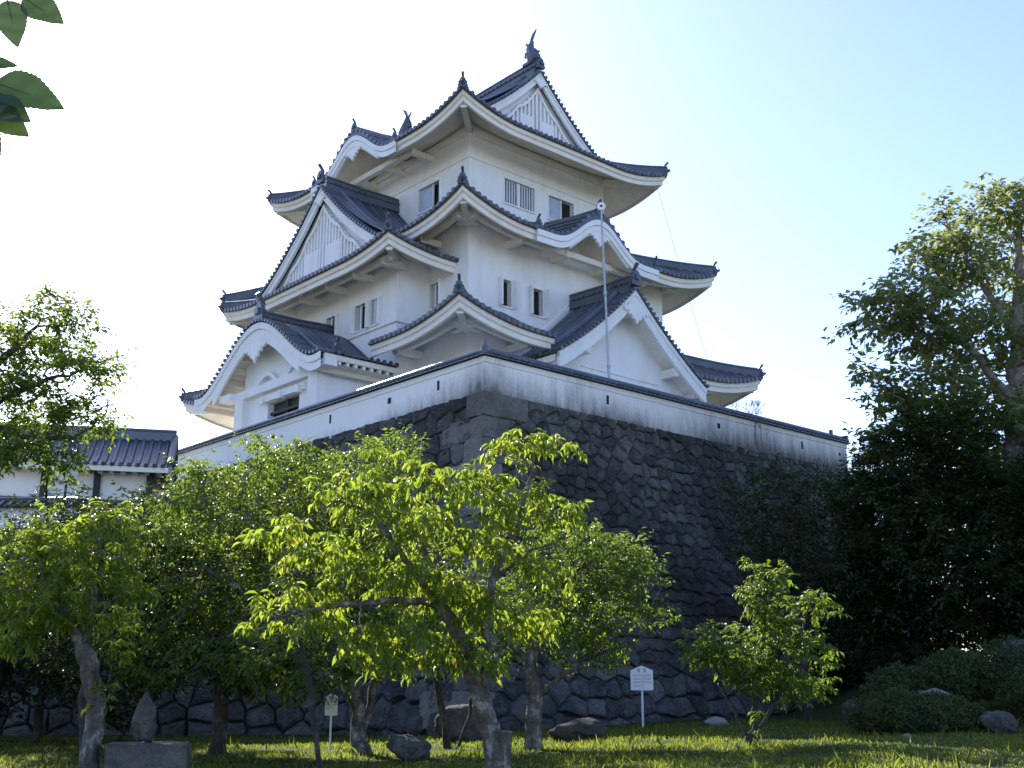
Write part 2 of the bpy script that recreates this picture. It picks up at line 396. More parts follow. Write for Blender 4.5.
# ------------------------------------------------------------------ parapet wall on top of the base
def parapet():
    t = thing("parapet_wall", (W0.x, W0.y, 10.9), "low white plastered parapet with tiled coping on the stone base edge", "wall")
    loc = lambda p: Vector(p) - Vector((W0.x, W0.y, 10.9))
    th = .42; zb, zt = 10.86, 12.14
    LR, LL = 20.75, 33.5
    def arm(O, D, Nn, L, end):
        # O outer corner, D along, Nn outward
        mb = MB(); rng = np.random.RandomState(3)
        prof = [(0.0, zb), (0.0, zt - .20), (.035, zt - .19), (.035, zt), (-th - .035, zt), (-th - .035, zt - .2), (-th, zt - .2), (-th, zb)]
        ns = 40; rows = []
        for i in range(ns + 1):
            s = L * i / ns
            row = []
            for j, (o_, z) in enumerate(prof):
                s2 = s - o_ if i == 0 else s           # mitre at the corner
                s2 = (-o_ if i == 0 else s)
                zz = z
                row.append(O + D * s2 + Nn * o_ + Vector((0, 0, zz)))
            rows.append(row)
        mb.grid(rows); mb.add(rows[-1], [tuple(range(8))])
        mb.build("plaster_body", M_parapet, t, fn=loc)
        # coping: two sloping tile beds, round tiles across, and a ridge roll
        mb = MB(); pr = [(.17, zt + .01), (.17, zt + .06), (-th / 2, zt + .24), (-th - .17, zt + .06), (-th - .17, zt + .01)]
        rows = []
        for i in range(2):
            rows.append([O + D * ((L + .12) if i else -o_) + Nn * o_ + Vector((0, 0, z)) for o_, z in pr])
        mb.grid(rows); mb.add(rows[-1], [tuple(range(5))])
        k = .12
        while k < L:
            p = O + D * k
            mb.tube([p + Nn * .20 + Vector((0, 0, zt + .075)), p - Nn * (th / 2) + Vector((0, 0, zt + .27))], .055, 6)
            k += .27
        mb.build("tile_coping", M_tile, t, fn=loc)
        mb = MB(); mb.tube([O + D * (th / 2) - Nn * (th / 2) + Vector((0, 0, zt + .30)), O + D * (L + .15) - Nn * (th / 2) + Vector((0, 0, zt + .30))], .085, 8)
        ob = mb.build("coping_ridge", M_tile, t, smooth=True, fn=loc)
        for s, tall in end:                         # loopholes: slit, square, slit
            mb = MB(); p = O + D * s + Vector((0, 0, zt - .52)); hh = .34 if tall else .22; wd = .13 if tall else .2
            ring = []
            for (i, j) in ((-1, -1), (1, -1), (1, 1), (-1, 1)):
                ring.append((i * wd / 2, j * hh / 2))
            outer = [p + D * (i * 1.35) + Vector((0, 0, j * 1.2)) + Nn * .004 for i, j in ring]; inner = [p + D * i + Vector((0, 0, j)) - Nn * .10 * 0 + Nn * .006 for i, j in ring]
            mb.grid([outer, inner], close=True); mb.build("loophole_frame", M_plaster, t, fn=loc)
            mb = MB(); mb.add([q + Nn * .001 for q in inner], [(0, 1, 2, 3)])
            mb.build("loophole", M_void, t, fn=loc)
    arm(W0.copy(), BX, -AX, LR, [(5.7, 1), (11.9, 0), (17.4, 1)])
    arm(W0.copy(), AX, -BX, LL, [(2.4, 1), (5.2, 0), (9.0, 1), (13.2, 0)])
    mb = MB(); p = W0 + (AX + BX) * (th * .2); z = zt + .32
    mb.tube([p + Vector((0, 0, z - .2)), p + Vector((0, 0, z + .02)), p + Vector((0, 0, z + .1)), p + Vector((0, 0, z + .24))], [.17, .15, .07, .08], 8)
    mb.build("corner_finial", M_tile, t, fn=loc)
    mb = MB(); p = W0 + BX * (LR + .1) + AX * (th / 2)
    mb.box(p + Vector((0, 0, zt + .2)), .14, .5, .4, BX, AX); mb.tube([p - BX * .9 + Vector((0, 0, zt + .3)), p - BX * .9 + Vector((0, 0, zt + .55))], .09, 7)
    mb.build("end_tile", M_tile, t, fn=loc)
parapet()

# ------------------------------------------------------------------ the castle keep.  Local frame: x along the right face, y along the left face, z up
KS = 1.12; KZ = 10.9
KB = (-1.8904, 47.0668)
keep = thing("castle_keep", (KB[0], KB[1], KZ), "three storey white plastered castle keep with curving grey tiled roofs", "castle", rz=R(41.62094))
def kf(p): return (p[0] * KS, p[1] * KS, (p[2] - 1.6) * KS + 1.6 - KZ)
def kbuild(mb, name, m, parent=None, smooth=False): return mb.build(name, m, parent or keep, smooth, kf)

def rise_fn(a, b): return lambda w_: a * w_ + b * w_ * w_
RIB = .29
class Side:
    """one slope of a roof: s runs along the eave from p0, w runs inwards"""
    def __init__(q, p0, d, n, L, zE, W, rise, smin=None, smax=None, up=.7, upl=3.4, upr=(1, 1), bell=None, gaps=(), e=2.0):
        q.p0, q.d, q.n = Vector(p0 + (0,)), Vector(d + (0,)), Vector(n + (0,))
        q.pw = 1.35; q.L, q.zE, q.W, q.rise, q.up, q.upl, q.upr, q.bell, q.gaps, q.e = L, zE, W, rise, up, upl, upr, bell, gaps, e
        q.smin = smin or (lambda w_: w_); q.smax = smax or (lambda w_: L - w_)
    def lift(q, s):
        u = 0
        if q.upr[0]: u = max(u, q.up * max(0, 1 - s / q.upl) ** 2)
        if q.upr[1]: u = max(u, q.up * max(0, 1 - (q.L - s) / q.upl) ** 2)
        return u
    def bl(q, s):
        if not q.bell: return 0
        c, hw, H = q.bell; x = abs(s - c) / hw
        return H * (.5 + .5 * math.cos(math.pi * x)) ** q.pw if x < 1 else 0
    def zr(q, s, w_):
        # follow the hip: lift belongs to the fraction of the slope's own span
        a, b = q.smin(w_), q.smax(w_); t = (s - a) / max(.01, b - a); se = s if q.L > 9 else t * q.L
        r = q.rise(w_); B_ = q.bl(s)
        if B_ > 0:
            v = B_ * (1 + .2 / q.bell[2]) + .12 * w_; k = .25
            r = max(r, v) + max(0, k - abs(r - v)) ** 2 / (4 * k) if w_ > 0 else v
        return q.zE + r + q.lift(max(0, s - w_ * .9) if s < q.L / 2 else min(q.L, s + w_ * .9)) * max(0, 1 - w_ / q.W) ** .7
    def P(q, s, w_, z): 
        v = q.p0 + q.d * s + q.n * w_; return Vector((v.x, v.y, z))
    def zs(q, s, w_, slope=.42):
        B_ = q.bl(s)
        return q.zE + (max(slope * w_ , B_) if B_ > 0 else slope * w_) + q.lift(max(0, s - w_ * .9) if s < q.L / 2 else min(q.L, s + w_ * .9)) * max(0, 1 - w_ / (q.e + .8)) - .47
    def in_gap(q, s): return any(a < s < b for a, b in q.gaps)
    def spans(q):
        cur = 0; out = []
        for a, b in q.gaps: out.append((cur, a)); cur = b
        out.append((cur, q.L)); return out
    def tiles(q, mb, ribs=True, rmin=None):
        nw = max(6, int(q.W / .45))
        for (a0, b0) in q.spans():
            ns = max(4, int((b0 - a0) / .22)); rows = []; uv = []
            for i in range(nw + 1):
                w_ = q.W * i / nw; a = max(a0, q.smin(w_)); b = min(b0, q.smax(w_)); b = max(a, b)
                rows.append([q.P(a + (b - a) * j / ns, w_, q.zr(a + (b - a) * j / ns, w_)) for j in range(ns + 1)])
                uv.append([(a + (b - a) * j / ns, w_) for j in range(ns + 1)])
            mb.grid(rows, uv)
            lip = []                                        # eave tiles' thickness
            for dz, o in ((.0, 0), (.05, -.05), (-.03, -.05), (-.05, .05)):
                lip.append([q.P(a0 + (b0 - a0) * j / ns, o, (q.zr(a0 + (b0 - a0) * j / ns, 0) if dz >= 0 else q.zr(a0 + (b0 - a0) * j / ns, 0) - (.2 / q.bell[2] * q.bl(a0 + (b0 - a0) * j / ns) if q.bell else 0)) + dz) for j in range(ns + 1)])
            mb.grid(lip)
        if not ribs: return
        s = RIB * .6
        while s < q.L:
            if not q.in_gap(s):
                # highest w still inside the slope at this s
                wm = q.W
                for i in range(1, 41):
                    w_ = q.W * i / 40
                    if not (q.smin(w_) - 1e-6 <= s <= q.smax(w_) + 1e-6):
                        wm = q.W * (i - 1) / 40; break
                if wm > .12: q.rib(mb, s, wm)
            s += RIB
    def rib(q, mb, s, wm, w0=-.07):
        n = max(3, int(wm / .5) + 2); rows = []; uvs = []; r = .098
        dz = (q.zr(s + .03, .02) - q.zr(s - .03, .02)) / .06 if .04 < s < q.L - .04 else 0
        ts = Vector((q.d.x, q.d.y, dz)); ts.normalize(); nn = Vector((-q.d.x * dz, -q.d.y * dz, 1)); nn.normalize()
        for i in range(n):
            w_ = w0 + (wm - w0) * i / (n - 1); c = q.P(s, w_, q.zr(s, max(0, w_)) + .01)
            rows.append([c + ts * (r * math.cos(a)) + nn * (r * math.sin(a)) for a in (math.pi * k / 5 for k in range(6))]); uvs.append([(s, w_)] * 6)
        mb.grid(rows, uvs)
        c = q.P(s, w0 - .005, q.zr(s, 0) + .0)              # round end tile
        mb.add([c + ts * (.100 * math.cos(a)) + nn * (.100 * math.sin(a) + .02) for a in (2 * math.pi * k / 10 for k in range(10))], [tuple(range(10))])
    def eave(q, mb, mt, ms, ewall, slope=.42, soff=True, cut=True):
        prof = [(.07, -.06), (.07, -.235), (.115, -.235), (.115, -.262), (.15, -.262), (.15, -.455), (.24, -.47)]
        for (a0, b0) in q.spans():
            ns = max(4, int((b0 - a0) / .22))
            def row(w_, dz):
                a = a0 if a0 > 0 else q.cs(w_, 0); b = b0 if b0 < q.L else q.cs(w_, 1)
                out = []
                for j in range(ns + 1):
                    s = a + (b - a) * j / ns
                    out.append(q.P(s, w_, q.zE + q.bl(s) + q.lift(max(0, min(q.L, s))) + dz))
                return out
            mt.grid([row(.0, -.045), row(.03, -.045), row(.03, -.065), row(.09, -.065)])
            mb.grid([row(w_, dz) for w_, dz in prof])
            if soff:
                nw = 7; rows = []
                for i in range(nw + 1):
                    w_ = .24 + (ewall + .05 - .24) * i / nw
                    a = a0 if a0 > 0 else q.cs(w_, 0); b = b0 if b0 < q.L else q.cs(w_, 1)
                    rows.append([q.P(a + (b - a) * j / ns, w_, q.zs(a + (b - a) * j / ns, w_ - .24 * 0, slope) - (0 if i else 0)) for j in range(ns + 1)])
                ms.grid(rows)
            for s, yes in ((a0, a0 > 0), (b0, b0 < q.L)):   # closed cut ends
                if yes:
                    top = [q.P(s, q.W * k / 6, q.zr(s, q.W * k / 6) - .02) for k in range(7)]
                    bot = [q.P(s, w_, q.zs(s, w_, slope)) for w_ in (ewall, ewall * .5, .24)]
                    mb.add(top + [q.P(s, q.W, q.zs(s, ewall))] + bot + [q.P(s, .07, q.zE - .06)], [tuple(range(12))])
    def cs(q, w_, end):
        if end == 0: return w_ if q.upr[0] else 0
        return q.L - w_ if q.upr[1] else q.L

def hip_ridge(parent, pts, wd=.20, ht=.26, knob=True, onit=None, up2=True):
    """stacked ridge along pts (outer end first) with an ogre tile and a raised round tile at the outer end"""
    mb = MB(); pts = [Vector(p) for p in pts]; rows = []
    for i, p in enumerate(pts):
        t = pts[min(i + 1, len(pts) - 1)] - pts[max(0, i - 1)]; t.z = 0; t.normalize(); x = Vector((-t.y, t.x, 0))
        pr = [(-wd * .62, -.10), (-wd * .62, .06), (-wd * .5, .07), (-wd * .5, ht), (-wd * .6, ht), (-wd * .45, ht + .07), (0, ht + .13), (wd * .45, ht + .07), (wd * .6, ht), (wd * .5, ht), (wd * .5, .07), (wd * .62, .06), (wd * .62, -.10)]
        rows.append([p + x * a + Vector((0, 0, b)) for a, b in pr])
    mb.grid(rows); mb.add(rows[0], [tuple(range(13))]); mb.add(rows[-1], [tuple(range(13))])
    o = kbuild(mb, "hip_ridge", M_tile, parent)
    if knob: ornament(parent, pts[0], pts[1] - pts[0], .7)
    return o
def ornament(parent, p, inward, k=1.0, tall=True):
    """ogre-face end tile: stepped plate, horned shoulders, a round tile poking up and outwards"""
    p = Vector(p); t = Vector((inward[0], inward[1], 0)); t.normalize(); x = Vector((-t.y, t.x, 0)); mb = MB()
    pl = [(-.24, -.12), (-.30, .02), (-.22, .10), (-.26, .22), (-.17, .30), (-.16, .40), (-.08, .48), (0, .52), (.08, .48), (.16, .40), (.17, .30), (.26, .22), (.22, .10), (.30, .02), (.24, -.12)]
    mb.extrude([p + x * (a * k) + Vector((0, 0, b * k)) - t * (.10 * k) for a, b in pl], t * (.16 * k))
    mb.box(p - t * .13 * k + Vector((0, 0, .20 * k)), .2 * k, .08 * k, .2 * k, x, t)
    if tall:
        a = p + Vector((0, 0, .46 * k)) + t * .12 * k
        mb.tube([a, a - t * .1 * k + Vector((0, 0, .14 * k)), a - t * .28 * k + Vector((0, 0, .34 * k))], [.06 * k, .075 * k, .08 * k], 8)
    return kbuild(mb, "ogre_end_tile", M_tile, parent)

def wall_panel(mb, rv, p0, d, n, L, z0, top, holes=(), depth=.22):
    """plastered wall along d with real openings (s0, s1, za, zb); n points outwards"""
    p0, d, n = Vector(p0), Vector(d), Vector(n)
    ss = sorted(set([0, L] + [L * i / max(1, int(L / .4)) for i in range(int(L / .4) + 1)] + [h for q in holes for h in q[:2]]))
    zz = sorted(set([z0] + [h for q in holes for h in q[2:4]]))
    at = lambda s, z: p0 + d * s + Vector((0, 0, z))
    for a, b in zip(ss, ss[1:]):
        for i, za in enumerate(zz):
            zb0 = zz[i + 1] if i + 1 < len(zz) else None
            m_ = (a + b) / 2
            if zb0 and any(h[0] < m_ < h[1] and h[2] < (za + zb0) / 2 < h[3] for h in holes): continue
            q0, q1 = (zb0, zb0) if zb0 else (top(a), top(b))
            mb.add([at(a, za), at(b, za), at(b, q1), at(a, q0)], [(0, 1, 2, 3)])
    for h in holes:
        r0 = [at(h[0], h[2]), at(h[1], h[2]), at(h[1], h[3]), at(h[0], h[3])]
        r_ = MB(); r_.grid([r0, [p - n * depth for p in r0]], close=True); rv.append(r_)

def skirt(name, body, inner, e, zE, rise, up, upl, bells={}, gaps={}, slope=.42, purlin=True, ridge_h=.26):
    """hipped skirt roof round a storey. body, inner = (x0, y0, x1, y1)"""
    x0, y0, x1, y1 = body; a0, b0, a1, b1 = inner
    X0, Y0, X1, Y1 = x0 - e, y0 - e, x1 + e, y1 + e
    mt, me, mtr, ms = MB(), MB(), MB(), MB()
    roof = None; sides = {}
    def mk(key, p0, d, n, L, W, i0, i1):
        s = Side(p0, d, n, L, zE, W, rise, lambda w_: i0 * w_ / W, lambda w_: L - i1 * w_ / W, up, upl, (1, 1), bells.get(key), gaps.get(key, ()), e)
        sides[key] = s; s.tiles(mt); s.eave(me, mtr, ms, e, slope)
    mk('R', (X0, Y0), (1, 0), (0, 1), X1 - X0, b0 - Y0, a0 - X0, X1 - a1)
    mk('L', (X0, Y0), (0, 1), (1, 0), Y1 - Y0, a0 - X0, b0 - Y0, Y1 - b1)
    mk('E', (X1, Y0), (0, 1), (-1, 0), Y1 - Y0, X1 - a1, b0 - Y0, Y1 - b1)
    mk('B', (X0, Y1), (1, 0), (0, -1), X1 - X0, Y1 - b1, a0 - X0, X1 - a1)
    roof = kbuild(mt, name, M_tile)
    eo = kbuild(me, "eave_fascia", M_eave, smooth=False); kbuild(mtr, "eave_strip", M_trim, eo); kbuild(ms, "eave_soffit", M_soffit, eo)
    sR = sides['R']
    for (cx, cy, ix, iy) in ((X0, Y0, a0, b0), (X1, Y0, a1, b0), (X0, Y1, a0, b1), (X1, Y1, a1, b1)):
        pts = []
        for i in range(13):
            f = i / 12; wv = f * sR.W
            z = zE + rise(wv) + up * max(0, 1 - f) ** .7 * max(0, 1 - .1 * f) ** 2 * (1 if f < 1 else 0)
            pts.append((cx + (ix - cx) * (f * .98 + .015), cy + (iy - cy) * (f * .98 + .015), z + .05))
        hip_ridge(roof, pts, ht=ridge_h)
        # second, lower tip right at the corner
        dx, dy = np.sign(ix - cx), np.sign(iy - cy)
        mb = MB(); p = Vector((cx, cy, zE + up + .05)); t = Vector((dx, dy, 0)) / math.sqrt(2)
        mb.tube([p + t * .45 + Vector((0, 0, -.02)), p + t * .05 + Vector((0, 0, .05)), p - t * .16 + Vector((0, 0, .17))], [.09, .09, .05], 7)
        kbuild(mb, "corner_tip_tile", M_tile, roof)
        # hip beam under the corner
        bx, by = (x0 if dx > 0 else x1), (y0 if dy > 0 else y1)
        A_ = Vector((cx + dx * .30, cy + dy * .30, zE + up - .52)); B_ = Vector((bx, by, zE + slope * e - .62))
        mb = MB(); mb.beam(A_, B_, .24, .30); kbuild(mb, "hip_beam", M_eave, eo)
    if purlin:
        pw = e * .52
        for key in ('R', 'L', 'E'):
            s = sides[key]
            for (ga, gb) in s.spans():
                mb = MB()
                n_ = 14; sa, sb = max(ga + .05, pw + .1 if ga == 0 else ga + .05), min(gb - .05, s.L - pw - .1 if gb == s.L else gb - .05)
                pts = []
                for i in range(n_ + 1):
                    q = sa + (sb - sa) * i / n_
                    sv = s.bell; s.bell = None; z = s.zs(q, pw, slope) - .10; s.bell = sv
                    pts.append(s.P(q, pw, z))
                for p, q in zip(pts, pts[1:]): mb.beam(p, q, .20, .24)
                k = max(1, int((sb - sa) / 2.3))
                for i in range(k + 1):
                    q = sa + .35 + (sb - sa - .7) * i / k
                    sv = s.bell; s.bell = None; z = s.zs(q, pw, slope) - .16; s.bell = sv
                    mb.beam(s.P(q, pw - .16, z), s.P(q, s.e + .1, z + .02), .24, .26)
                kbuild(mb, "eave_purlin", M_eave, eo)
    return roof, eo, sides

def window(p0, d, n, s0, s1, za, zb, kind, parent=None):
    """frame, bars / screens / shutters set into a wall opening"""
    p0, d, n = Vector(p0), Vector(d), Vector(n); U = Vector((0, 0, 1)); at = lambda s, z, o=0: p0 + d * s + U * z + n * o
    mb = MB(); f = .06; o = .012; wdt = s1 - s0; c = (s0 + s1) / 2; zc = (za + zb) / 2
    mb.box(at(s0 - f / 2, zc, o), f, .09, zb - za + 2 * f, d, n); mb.box(at(s1 + f / 2, zc, o), f, .09, zb - za + 2 * f, d, n)
    mb.box(at(c, zb + f / 2, o), wdt, .085, f, d, n); mb.box(at(c, za - f / 2, o), wdt, .10, f, d, n)
    fo = kbuild(mb, "window", M_plaster, parent)
    mb = MB(); mb.add([at(s0, za, -.21), at(s1, za, -.21), at(s1, zb, -.21), at(s0, zb, -.21)], [(0, 1, 2, 3)]); kbuild(mb, "dark_opening", M_void, fo)
    if kind == 'bars':
        mb = MB()
        n_ = 12
        for i in range(n_):
            mb.box(at(s0 + wdt * (i + .5) / n_, zc, -.05), .034, .04, zb - za, d, n)
        mb.box(at(c, zc, -.045), .10, .06, zb - za, d, n)
        kbuild(mb, "window_bars", M_plaster, fo)
        mb = MB(); mb.box(at(c, zc, -.15), wdt - .01, .03, zb - za - .01, d, n); kbuild(mb, "window_screen", M_glass, fo)
    if kind in ('half', 'halfL'):
        q = s0 + wdt * .27 if kind == 'half' else s1 - wdt * .33
        mb = MB(); mb.box(at(q, zc, -.09), wdt * .54 if kind == 'half' else wdt * .62, .04, zb - za - .02, d, n); kbuild(mb, "sliding_screen", M_screen, fo)
        mb = MB(); mb.box(at(q + (wdt * .27 if kind == 'half' else -wdt * .31), zc, -.06), .05, .07, zb - za, d, n); kbuild(mb, "window_post", M_plaster, fo)
    if kind in ('shut', 'bar3'):
        mb = MB()
        if kind == 'bar3':
            mb.box(at(s0 + wdt * .62, zc, -.05), .07, .06, zb - za, d, n); kbuild(mb, "window_bars", M_plaster, fo)
        for s_, sg in ((s0 - .07, -1), (s1 + .07, 1)):
            mb = MB(); v = (n * .97 + d * (sg * .24)); v.normalize(); x2 = v.cross(U)
            mb.box(at(s_, zc, .06) + v * (.12 if kind == 'shut' else .07), .05, .22 if kind == 'shut' else .12, zb - za + .10, x2, v); kbuild(mb, "shutter", M_plaster, fo)
    return fo

def sweep_curve(mb, pts, n, up_w, thick, inner=0):
    """band hanging below a roofline curve pts: height up_w, thickness along n"""
    n = Vector(n); rows = []
    for p in pts:
        p = Vector(p); rows.append([p, p + n * thick, p + n * thick - Vector((0, 0, up_w)), p - Vector((0, 0, up_w))])
    mb.grid(rows, close=True); mb.add(rows[0], [(0, 1, 2, 3)]); mb.add(rows[-1], [(0, 1, 2, 3)])

def gegyo(parent, p, x, n, k=1.0):
    """carved pendant under a gable apex"""
    p, x, n = Vector(p), Vector(x), Vector(n); mb = MB()
    half = [(0, .05), (.30, .02), (.50, -.20), (.58, -.12), (.66, -.26), (.50, -.36), (.40, -.30), (.36, -.46), (.24, -.42), (.20, -.58), (.10, -.56), (0, -.74)]
    pl = [(a, b) for a, b in half] + [(-a, b) for a, b in half[-2:0:-1]]
    mb.extrude([p + x * (a * k) + Vector((0, 0, b * k)) for a, b in pl], n * .10)
    return kbuild(mb, "gable_pendant", M_plaster, parent)

def shachi(parent, p, t, k=1.0):
    """roof-ridge fish: head down on the ridge, tail flung up"""
    p, t = Vector(p), Vector(t); mb = MB(); x = Vector((-t.y, t.x, 0)); U = Vector((0, 0, 1))
    path = [p - t * .30 * k + U * .05 * k, p - t * .20 * k + U * .22 * k, p - t * .02 * k + U * .48 * k, p + t * .06 * k + U * .78 * k, p + t * .02 * k + U * 1.05 * k, p - t * .10 * k + U * 1.28 * k]
    mb.tube(path, [.30 * k, .38 * k, .34 * k, .25 * k, .16 * k, .07 * k], 9)
    def fin(pl, th=.06):
        mb.extrude([p + t * (a * k) + U * (b * k) - x * (th * k / 2) for a, b in pl], x * (th * k))
    fin([(-.06, 1.2), (.06, 1.22), (.02, 1.4), (-.12, 1.62), (-.38, 1.78), (-.22, 1.5)]); fin([(.0, 1.1), (.12, 1.18), (.40, 1.34), (.30, 1.12), (.10, .98)])
    fin([(.10, .55), (.34, .78), (.22, .50), (.44, .50), (.20, .30), (.40, .16), (.10, .16)]); fin([(-.32, .3), (-.62, .52), (-.44, .62), (-.30, .80), (-.14, .62)])
    for sg in (-1, 1):
        mb.extrude([p + x * sg * .22 * k + t * a * k + U * b * k for a, b in ((-.1, .2), (.14, .3), (.1, .62), (-.02, .5))], x * sg * .10 * k)
    mb.box(p + U * .02, .5 * k, .7 * k, .14 * k, x, t)
    return kbuild(mb, "ridge_fish", M_tile, parent)

def ridge(parent, a, b, wd=.30, ht=.42, name="roof_ridge"):
    a, b = Vector(a), Vector(b); t = b - a; t.normalize(); x = Vector((-t.y, t.x, 0)); x.normalize(); mb = MB()
    pr = [(-wd * .7, -.15), (-wd * .7, .05), (-wd * .5, .06), (-wd * .5, ht * .45), (-wd * .62, ht * .48), (-wd * .62, ht * .56), (-wd * .46, ht * .6), (-wd * .46, ht), (-wd * .6, ht + .02), (-wd * .3, ht + .12), (0, ht + .16)]
    pr = pr + [(-q, z) for q, z in pr[-2::-1]]
    rows = [[p + x * q + Vector((0, 0, z)) for q, z in pr] for p in (a, (a + b) / 2 - Vector((0, 0, .05)), b)]
    mb.grid(rows); mb.add(rows[0], [tuple(range(len(pr)))]); mb.add(rows[-1], [tuple(range(len(pr)))])
    L = (b - a).length; k = .2
    while k < L:                                             # round tile ends along the sides of the ridge
        for sg in (-1, 1):
            c = a + t * k + x * (sg * wd * .64) + Vector((0, 0, ht * .52)); mb.tube([c - x * sg * .03, c + x * sg * .03], .055, 6)
        k += .30
    return kbuild(mb, name, M_tile, parent)

def gable(roof, c, x, n, zf, hw, wall_in, zbase, orn_k=1.0, lattice=True, barge=.46, pend=True, wall_part="gable_wall", pk=1.0):
    """gable front. c = (x, y) on the barge plane below the apex; x across, n outwards; zf(|d|) = roof surface height"""
    c, x, n = Vector((c[0], c[1], 0)), Vector(x), Vector(n); U = Vector((0, 0, 1))
    at = lambda d, z, o=0: c + x * d + n * o + U * z
    m_ = 16; ds = [hw * i / m_ for i in range(m_ + 1)]
    # wall
    mb = MB(); pl = [at(-d, zf(d) - .15, -wall_in) for d in ds[::-1]] + [at(d, zf(d) - .15, -wall_in) for d in ds[1:]]
    for (a, b) in zip(pl, pl[1:]):
        za, zb = min(zbase, a.z), min(zbase, b.z)
        mb.add([a, b, Vector((b.x, b.y, zb)), Vector((a.x, a.y, za))], [(0, 1, 2, 3)])
    gw = kbuild(mb, wall_part, M_plaster, roof.parent if False else None)
    # bargeboards: outer heavy board and a thin raised moulding
    mb = MB()
    for sg in (-1, 1):
        pts = [at(sg * d, zf(d) - .06, -.10) for d in ds]; sweep_curve(mb, pts, n, barge, .12)
        pts = [at(sg * d, zf(d) - .05, -.10) for d in ds]; sweep_curve(mb, pts, n, barge * .34, .17)
    kbuild(mb, "bargeboard", M_plaster, gw)
    # stub tiles across the verge
    mb = MB(); d = .12
    while d < hw:
        for sg in (-1, 1):
            z = zf(d) + .05; p = at(sg * d, z)
            mb.tube([p + n * .17, p - n * .62], .078, 7)
        d += .235 / math.sqrt(1 + ((zf(d) - zf(d + .05)) / .05) ** 2)
    for sg in (-1, 1):
        pts = [[at(sg * q, zf(q) - .02, .12), at(sg * q, zf(q) + .05, .12), at(sg * q, zf(q) + .05, -.62)] for q in ds]; mb.grid(pts)
    kbuild(mb, "verge_tiles", M_tile, roof)
    # descending ridge set in from the verge
    for sg in (-1, 1):
        pts = [at(sg * d_, zf(d_) + .04, -.74) for d_ in ds[int(m_ * .94):0:-1]]
        mb = MB(); mb.tube([p + U * .08 for p in pts], .115, 7); mb.tube([p + U * .20 for p in pts], .075, 7); kbuild(mb, "verge_ridge", M_tile, roof)
        ornament(roof, pts[0] + U * .06, (-x * sg), .55, False)
    if lattice:
        # slatted lattice under a scalloped frame, before a panel coloured with the shade of the gaps
        mb = MB(); zb = zbase + .34; iw = hw * .80; top = lambda d_: zf(d_ * 1.06 + .22) - barge - .20
        k = 0; dd = .0
        while dd < iw:
            for sg in ((-1, 1) if dd else (1,)):
                zt = top(dd)
                if zt - zb > .10: mb.box(at(sg * dd, (zt + zb) / 2, -wall_in + .085), .12, .17, zt - zb, x, n)
            dd += .235
        for sg in (-1, 1):
            pts = [at(sg * d_, top(d_) + .10 - .16 * abs(math.sin(d_ * 2.6)), -wall_in + .01) for d_ in (iw * q / 40 for q in range(41)) if top(d_) > zb - .1]; sweep_curve(mb, pts, n, .17, .23)
        mb.box(at(0, zb - .10, -wall_in + .08), iw * 2.15, .18, .20, x, n); mb.box(at(0, zb - .34, -wall_in + .12), iw * 2.4, .24, .14, x, n)
        for sg in (-1, 1): mb.box(at(sg * hw * .16, zb + hw * .10, -wall_in + .11), hw * .20, .16, hw * .24, x, n)
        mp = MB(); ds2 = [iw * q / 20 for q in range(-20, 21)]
        mp.grid([[at(q, min(zb, top(abs(q))), -wall_in + .006), at(q, max(min(zb, top(abs(q))), top(abs(q))), -wall_in + .006)] for q in ds2]); kbuild(mp, "gap_shade_panel", M_gap_shade, gw)
        kbuild(mb, "gable_lattice", M_plaster, gw)
    if pend: gegyo(gw, at(0, zf(0) - barge - .02, .03), x, n, pk)
    ornament(roof, at(0, zf(0) + .22, .06), -n, orn_k, not lattice or orn_k > .9)
    return gw

# body rectangles (x0, y0, x1, y1)
S3 = (1.62, 1.98, 9.71, 12.80); S2 = (0, 0, 11.29, 14.80); S1 = (-.65, -.79, 12.10, 15.6); BAY = (-1.6, 2.4, 0, 11.7)
XR, YR = (1, 0, 0), (0, 1, 0); NXR, NYR = (-1, 0, 0), (0, -1, 0)

